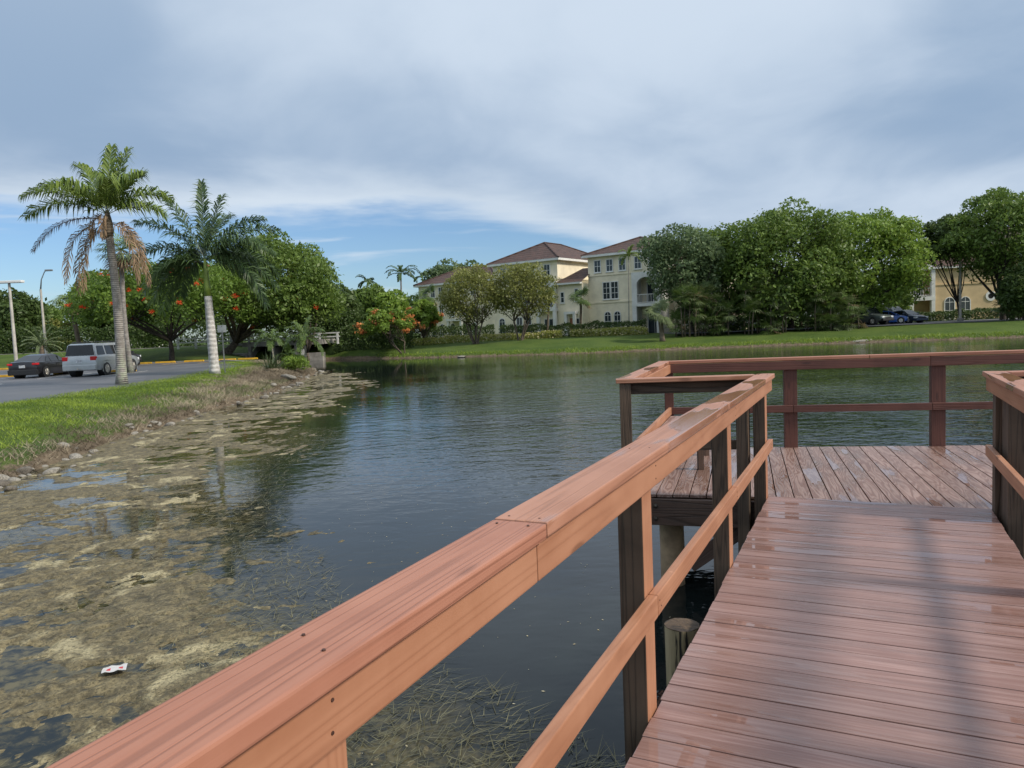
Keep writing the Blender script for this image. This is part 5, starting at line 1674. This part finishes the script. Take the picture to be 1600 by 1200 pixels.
# little house above the inlet
Y = 96.0
p0 = sight(505, 520, Y)
hs = empty('small_house', (p0.x, Y, 1.4), R(8), label='small pale house with brick band glimpsed behind the inlet trees', cat='house')
block(hs, 0, 4.2, 0, 5, -0.4, 2.9, 'trim_white'); hip_roof(hs, 0, 4.2, 0, 5, 3.1, 1.2, 0.4)
MB().box(0.1, -0.05, 0.75, 2.9, 0.02, 1.6).build('brick_band', 'brick_base', hs)
window(hs, 1.0, 1.8, 1.75, 2.6); MB().box(3.15, -0.05, -0.2, 3.95, 0.02, 2.2).build('door', 'dark_void', hs)
Y = 105.0
p0 = sight(140, 520, Y)
hs = empty('small_house', (p0.x, Y, 1.9), R(3), label='low white house glimpsed over the hedge behind the car park', cat='house')
block(hs, 0, 9, 0, 6, -0.4, 3.6, 'trim_white'); hip_roof(hs, 0, 9, 0, 6, 3.8, 1.0, 0.4)
window(hs, 1.0, 2.2, 1.4, 2.6); window(hs, 5.0, 6.2, 1.4, 2.6)

# culvert bridge at the inlet
Y = 78.8
xa, xb, xc = sight(396, 545, Y).x, sight(458, 545, Y).x, sight(499, 545, Y).x
brg = empty('culvert_bridge', (xa, Y, 0), label='low concrete culvert bridge with white railing at the end of the inlet', cat='bridge')
L1, L2 = xb - xa, xc - xa
MB().box(-1.2, 0, 1.75, L2 + 0.4, 6.0, 2.25).build('deck_slab', 'concrete', brg)
MB().box(-1.1, 5.2, -0.8, L2, 5.6, 1.74).build('shade_backing', 'dark_void', brg)  # near-black sheet added as the shade inside the culvert openings
for xx in (-0.6, L1 * 0.45, L1 + 0.1):
    MB().box(xx, 0.05, -0.8, xx + 0.32, 5.1, 1.745).build('pier', 'concrete', brg)
MB().box(L1 + 0.42, 0.02, -0.8, L2 + 0.3, 1.2, 0.85).build('wing_wall', 'concrete', brg)
MB().box(L1 + 0.8, -0.12, -0.8, L1 + 1.25, 0.015, 1.35).build('buttress', 'concrete_white', brg)
MB().box(-4.2, -0.25, -0.2, -0.62, 0.9, 1.1).build('wing_wall', 'concrete', brg)
MB().xprism([(-4.3, 0.95), (-4.0, 0.95), (-1.1, 2.25), (-1.4, 2.25)], -0.4, 0.2).build('coping', 'concrete_white', brg)
for k in range(10):
    MB().box(-8.2 + k * 1.9, 0.12, 1.7, -8.0 + k * 1.9, 0.3, 3.05 if k < 5 else 2.95).build('rail_post', 'concrete_white', brg)
for zz in (2.42, 2.82):
    MB().box(-8.25, 0.14, zz, 9.2, 0.28, zz + 0.14).build('rail', 'concrete_white', brg)

# ================================================================== cars
def loft(mb, secs, m=0, cap=True):
    n = len(secs[0]); i0 = len(mb.v)
    for s_ in secs: mb.v += [tuple(p) for p in s_]
    for k in range(len(secs) - 1):
        for j in range(n):
            a = i0 + k * n
            mb.f.append((a + j, a + (j + 1) % n, a + n + (j + 1) % n, a + n + j)); mb.m.append(m)
    if cap:
        mb.f.append(tuple(i0 + j for j in reversed(range(n)))); mb.m.append(m)
        e = i0 + (len(secs) - 1) * n
        mb.f.append(tuple(e + j for j in range(n))); mb.m.append(m)


def body_sec(x, zb, zt, hw, tuck=0.06, crown=0.03):
    """closed section of the lower body at station x, seen from behind"""
    zm = zb + (zt - zb) * 0.55
    return [(x, -hw + tuck * 1.4, zb), (x, -hw + 0.01, zb + 0.12), (x, -hw, zm), (x, -hw + tuck * 0.8, zt - 0.05), (x, -hw + tuck * 2.2, zt), (x, 0, zt + crown),
            (x, hw - tuck * 2.2, zt), (x, hw - tuck * 0.8, zt - 0.05), (x, hw, zm), (x, hw - 0.01, zb + 0.12), (x, hw - tuck * 1.4, zb), (x, 0, zb)]


def make_car(name, label, loc, rz, kind, paint_, group=None):
    """x points forward; the wheels stand on z = 0"""
    car = empty(name, loc, rz, label=label, cat='car', group=group)
    if kind == 'suv':
        Lr, Lf, hw, belt, roof, wr, ax_r, ax_f = -2.55, 2.60, 0.97, 1.14, 1.86, 0.385, -1.52, 1.50
        st = [(-2.60, .46, .80, .88), (-2.57, .40, 1.06, .94), (-2.50, .36, 1.13, .965), (-1.5, .30, 1.14, .985), (0, .29, 1.12, .985), (1.15, .30, 1.10, .98), (1.5, .31, 1.08, .975), (2.25, .42, .98, .93), (2.52, .48, .86, .88), (2.60, .52, .72, .80)]
        gh = [(-2.46, 1.12, .86), (-2.28, 1.80, .74), (-2.10, 1.855, .72), (0.35, 1.86, .72), (0.62, 1.82, .71), (1.28, 1.10, .83)]
    else:
        Lr, Lf, hw, belt, roof, wr, ax_r, ax_f = -2.30, 2.30, 0.90, 0.95, 1.42, 0.325, -1.38, 1.32
        st = [(-2.32, .45, .78, .74), (-2.27, .38, .96, .84), (-2.1, .30, 1.0, .88), (-1.4, .19, .97, .905), (0, .17, .93, .905), (1.0, .18, .90, .90), (1.5, .20, .84, .89), (2.05, .30, .72, .83), (2.26, .36, .62, .74), (2.32, .40, .55, .66)]
        gh = [(-1.98, .98, .70), (-1.0, 1.35, .60), (-0.45, 1.42, .59), (0.10, 1.42, .59), (0.38, 1.37, .60), (1.25, .89, .72)]
    mb = MB()
    loft(mb, [body_sec(*s_) for s_ in st])
    mb.build('body', paint_, car, smooth=True)
    g = MB()
    secs = []
    zb_ = belt - 0.06
    for x, z, h_ in gh:
        hb = hw - 0.10
        hz = h_ if z > belt + 0.1 else hb - 0.06
        secs.append([(x, -hz, z - 0.045), (x, -hz + 0.07, z), (x, hz - 0.07, z), (x, hz, z - 0.045)])
    # cabin: roof skin lofted over the stations, sides dropped to the belt line
    n = len(secs)
    for k in range(n - 1):
        a, b = secs[k], secs[k + 1]
        for j in range(3):
            g.face([a[j], b[j], b[j + 1], a[j + 1]])
        for sg, j in ((-1, 0), (1, 3)):
            hb = (hw - 0.075) * sg
            q = [a[j], b[j], (b[j][0], hb, zb_), (a[j][0], hb, zb_)]
            g.face(q if sg > 0 else list(reversed(q)))
    g.build('cabin', paint_, car, smooth=True)

    def side_pt(sg, x, f):
        """point on the cabin side at station x, f from belt (0) to roof edge (1), pushed slightly out"""
        for k in range(n - 1):
            if secs[k][0][0] <= x <= secs[k + 1][0][0]:
                q = (x - secs[k][0][0]) / max(1e-6, secs[k + 1][0][0] - secs[k][0][0])
                j = 0 if sg < 0 else 3
                tp_ = Vector(secs[k][j]).lerp(Vector(secs[k + 1][j]), q)
                lo = Vector((x, (hw - 0.075) * sg, zb_ + 0.02))
                return lo.lerp(tp_, f) + Vector((0, sg * 0.012, 0.0))
        return Vector((x, hw * sg, zb_))
    if kind == 'suv':
        wins = [(-2.22, -1.42, -2.10, -1.42), (-1.28, -0.28, -1.28, -0.28), (-0.20, 1.02, -0.20, 0.48)]
    else:
        wins = [(-1.30, -0.72, -0.92, -0.72), (-0.66, 0.16, -0.66, 0.16), (0.22, 1.02, 0.22, 0.42)]
    for sg in (-1, 1):
        for xa_, xb_, xc_, xd_ in wins:
            xm = [xa_, xb_, xd_, xc_]
            pts = [side_pt(sg, xa_, 0.14), side_pt(sg, xb_, 0.14), side_pt(sg, xd_, 0.86), side_pt(sg, xc_, 0.86)]
            m2 = MB(); m2.face(pts if sg < 0 else list(reversed(pts)))
            m2.build('side_window', 'car_glass', car)
    # rear and front screens

    def screen(nm, A, B, f0, f1, dx_):
        lo_l = Vector((A[0], -(hw - 0.16), A[1])); lo_r = Vector((A[0], hw - 0.16, A[1])); hi_l = Vector((B[0], -B[2] + 0.08, B[1])); hi_r = Vector((B[0], B[2] - 0.08, B[1]))
        off = Vector((dx_, 0, 0.016))
        m2 = MB(); q = [lo_l.lerp(hi_l, f0) + off, lo_r.lerp(hi_r, f0) + off, lo_r.lerp(hi_r, f1) + off, lo_l.lerp(hi_l, f1) + off]
        m2.face(q if dx_ > 0 else list(reversed(q)))
        m2.build(nm, 'car_glass', car)
    screen('rear_window', (gh[0][0], gh[0][1] + (0.02 if kind == 'suv' else 0)), gh[1], 0.06, 0.93, -0.02)
    screen('windscreen', (gh[-1][0], gh[-1][1]), gh[-2], 0.08, 0.95, 0.02)
    # wheels
    for xx in (ax_r, ax_f):
        for sg in (-1, 1):
            yo = sg * (hw - 0.10)
            fl = MB()
            for i in range(14):
                a0, a1 = R(-18 + 216 * i / 14), R(-18 + 216 * (i + 1) / 14)
                ri, ro = wr + 0.05, wr + 0.12
                y_ = sg * (hw + 0.012)
                P = [(xx + r_ * math.cos(a), y_, wr + r_ * math.sin(a)) for r_, a in ((ri, a0), (ro, a0), (ro, a1), (ri, a1))]
                fl.face(P if sg < 0 else list(reversed(P)))
            fl.build('wheel_arch', paint_, car)
            MB().tube([(xx, sg * (hw - 0.35), wr), (xx, sg * (hw + 0.006), wr)], wr + 0.055, 20).build('wheel_well', 'plastic_black', car)
            ww = MB()
            ww.tube([(xx, yo - sg * 0.12, wr), (xx, yo - sg * 0.11, wr), (xx, yo + sg * 0.10, wr), (xx, yo + sg * 0.125, wr)], [wr * 0.9, wr, wr, wr * 0.88], 22)
            wo = ww.build('wheel', 'rubber', car, smooth=True)
            rm = MB().tube([(xx, yo + sg * 0.118, wr), (xx, yo + sg * 0.130, wr)], [wr * 0.64, wr * 0.60], 20)
            for i in range(6):
                a = 2 * math.pi * i / 6
                rm.tube([(xx, yo + sg * 0.135, wr), (xx + wr * 0.56 * math.cos(a), yo + sg * 0.132, wr + wr * 0.56 * math.sin(a))], 0.025, 5)
            rm.build('rim', 'alloy', wo)
    # lamps, bumpers, plate, handles, mirrors
    for sg in (-1, 1):
        if kind == 'suv':
            m2 = MB().box(-2.60, sg * 0.62 if sg > 0 else -0.93, 0.90, -2.40, 0.93 if sg > 0 else -0.62, 1.13)
        else:
            m2 = MB().box(-2.335, sg * 0.58 if sg > 0 else -0.885, 0.78, -2.06, 0.885 if sg > 0 else -0.58, 0.91)
        m2.build('tail_lamp', 'tail_red', car, bevel=0.03)
        zf = 0.80 if kind == 'suv' else 0.58
        MB().box(Lf - 0.32, 0.52 if sg > 0 else -0.86, zf - 0.09, Lf - 0.02, 0.86 if sg > 0 else -0.52, zf + 0.09).build('head_lamp', 'head_lamp', car, bevel=0.03)
        MB().box(0.75, sg * (hw + 0.02) if sg > 0 else -(hw + 0.19), belt - 0.02, 0.92, hw + 0.19 if sg > 0 else -(hw + 0.02), belt + 0.13).build('mirror', paint_, car, bevel=0.03)
        MB().box(-1.9 if kind == 'suv' else -1.0, sg * hw - 0.012, belt - 0.33, 1.0, sg * hw + 0.012, belt - 0.27).build('side_moulding', paint_, car)
        for xh in (-0.25, 0.75) if False else (-1.15, -0.12):
            MB().box(xh, sg * (hw - 0.03) - 0.02, belt - 0.13, xh + 0.2, sg * (hw - 0.03) + 0.02, belt - 0.095).build('door_handle', paint_, car)
        for xs in (-0.24, 0.98):
            y_ = sg * (hw + 0.002)
            MB().box(xs, min(y_, y_ - sg * 0.02), 0.46, xs + 0.012, max(y_, y_ - sg * 0.02), belt - 0.10).build('door_gap', 'plastic_black', car)
    zbm = 0.62 if kind == 'suv' else 0.46
    MB().box(Lr - 0.10, -hw + 0.05, zbm - 0.27, Lr + 0.25, hw - 0.05, zbm + 0.06).build('rear_bumper', paint_ if kind == 'suv' else 'plastic_black', car, bevel=0.05)
    MB().box(Lf - 0.2, -hw + 0.10, zbm - 0.22, Lf + 0.07, hw - 0.10, zbm).build('front_bumper', paint_ if kind != 'suv' else 'plastic_black', car, bevel=0.05)
    MB().box(Lf - 0.05, -0.45, zbm + 0.03, Lf + 0.035, 0.45, zbm + 0.15).build('grille', 'plastic_black', car, bevel=0.01)
    zp = 0.86 if kind == 'suv' else 0.70
    MB().box(Lr - 0.055, -0.17, zp - 0.07, Lr - 0.02, 0.17, zp + 0.09).build('licence_plate', 'plate', car)
    if kind == 'suv':
        for sg in (-1, 1):
            MB().tube([(-2.0, sg * 0.64, 1.86), (-1.9, sg * 0.64, 1.93), (0.2, sg * 0.64, 1.93), (0.35, sg * 0.64, 1.86)], 0.025, 6).build('roof_rail', 'plastic_black', car)
        MB().tube([(-2.6, 0, 0.42), (-2.8, 0, 0.42), (-2.8, 0, 0.50)], 0.03, 6).build('tow_ball', 'alloy', car)
    return car


LZ = TOPZ + 0.002
make_car('parked_suv', 'silver sport utility parked next to the black sedan behind the palm trunk', (-25.35, 45.9, LZ), R(90 + 1), 'suv', 'paint_silver').scale = (1.05, 1.05, 1.05)
make_car('parked_sedan', 'black sedan with red tail lamps parked left of the silver sport utility', (-29.7, 46.9, LZ), R(90 + 3), 'sedan', 'paint_black')
p = sight(212, 560, 62)
make_car('parked_suv', 'dark vehicle almost hidden behind the grey palm trunk', (sight(172, 560, 58).x, 58.6, LZ), R(90), 'suv', 'paint_charcoal')
DRV = 1.35
for u, Y, rz, kd, pt, lb in ((1352, 77.0, -62, 'suv', 'paint_greygreen', 'grey-green car nearest the palm clump, at the near end of the row'), (1383, 79.5, -14, 'sedan', 'paint_blue', 'bright blue car between the grey-green and navy cars'),
                             (1413, 79.8, -72, 'sedan', 'paint_navy', 'dark navy car at the end of the row by the hedge'), (1372, 84.0, -40, 'suv', 'paint_charcoal', 'charcoal car behind the bright blue car'), (1392, 85.5, -60, 'suv', 'paint_pale', 'pale car roof showing behind the bright blue car')):
    make_car('parked_car', lb, (sight(u, 500, Y).x, Y, DRV), R(rz), kd, pt, 'cars parked beyond the far lawn')
make_car('parked_car', 'dark car half hidden by palms below the silvery trees', (sight(1152, 510, 82).x, 82, 1.33), R(-60), 'sedan', 'paint_charcoal', 'cars parked beyond the far lawn')

# ================================================================== poles and sign
def light_pole(name, label, u, vtop, Y, kind):
    x = sight(u, 560, Y).x
    z = float(land(np.array([x]), np.array([float(Y)]))[0])
    if kind == 'box' : z = max(z, TOPZ)
    zt = sight(u - 9, vtop, Y).z - z
    root = empty(name, (x, Y, z), label=label, cat='light pole')
    MB().box(-0.24, -0.24, -0.1, 0.24, 0.24, 0.35).build('base', 'concrete', root, bevel=0.03)
    MB().tube([(0, 0, 0.3), (0, 0, zt)], [0.13, 0.09], 10).build('pole', 'pole_concrete', root, smooth=True)
    if kind == 'box':
        MB().box(-1.05, -0.22, zt - 0.02, 1.05, 0.22, zt + 0.17).build('lamp_head', 'lamp_white', root, bevel=0.04)
    elif kind == 'arm':
        MB().tube([(0, 0, zt - 0.05), (0.15, 0, zt + 0.9), (0.5, 0, zt + 1.6), (0.7, 0, zt + 1.75)], [0.07, 0.05, 0.045, 0.04], 8).build('arm', 'metal_grey', root, smooth='all')
        MB().box(0.6, -0.14, zt + 1.66, 1.25, 0.14, zt + 1.82).build('lamp_head', 'metal_grey', root, bevel=0.04)
    else:
        MB().box(-0.1, -0.1, zt, 0.1, 0.1, zt + 0.25).build('cap', 'pole_concrete', root)
    return root


light_pole('light_pole', 'car park light with flat white lamp head at the left edge', 25, 442, 56, 'box')
light_pole('street_light', 'taller street light with a curved arm left of the fan palm', 73, 452, 70, 'arm')
light_pole('light_pole', 'bare concrete pole on the far lawn in front of the tan building', 1500, 385, 79, 'plain')
light_pole('light_pole', 'thin concrete pole among the trees near the culvert bridge', 483, 480, 84, 'plain')

Y = 41.0
x = sight(352, 585, Y).x
z = float(land(np.array([x]), np.array([Y]))[0])
sg_ = empty('road_sign', (x, Y, z), R(8), label='blank white-backed sign on a thin grey post beside the royal palm', cat='sign')
zt = sight(348, 508, Y).z - z
MB().box(-0.03, -0.03, -0.1, 0.03, 0.03, zt).build('post', 'metal_grey', sg_)
MB().box(-0.23, -0.045, zt - 0.40, 0.23, -0.031, zt - 0.0).build('panel', 'sign_back', sg_, bevel=0.004)
for zz in (zt - 0.33, zt - 0.08):
    MB().box(-0.02, -0.052, zz - 0.02, 0.02, -0.0455, zz + 0.02).build('fixing', 'bolt', sg_)
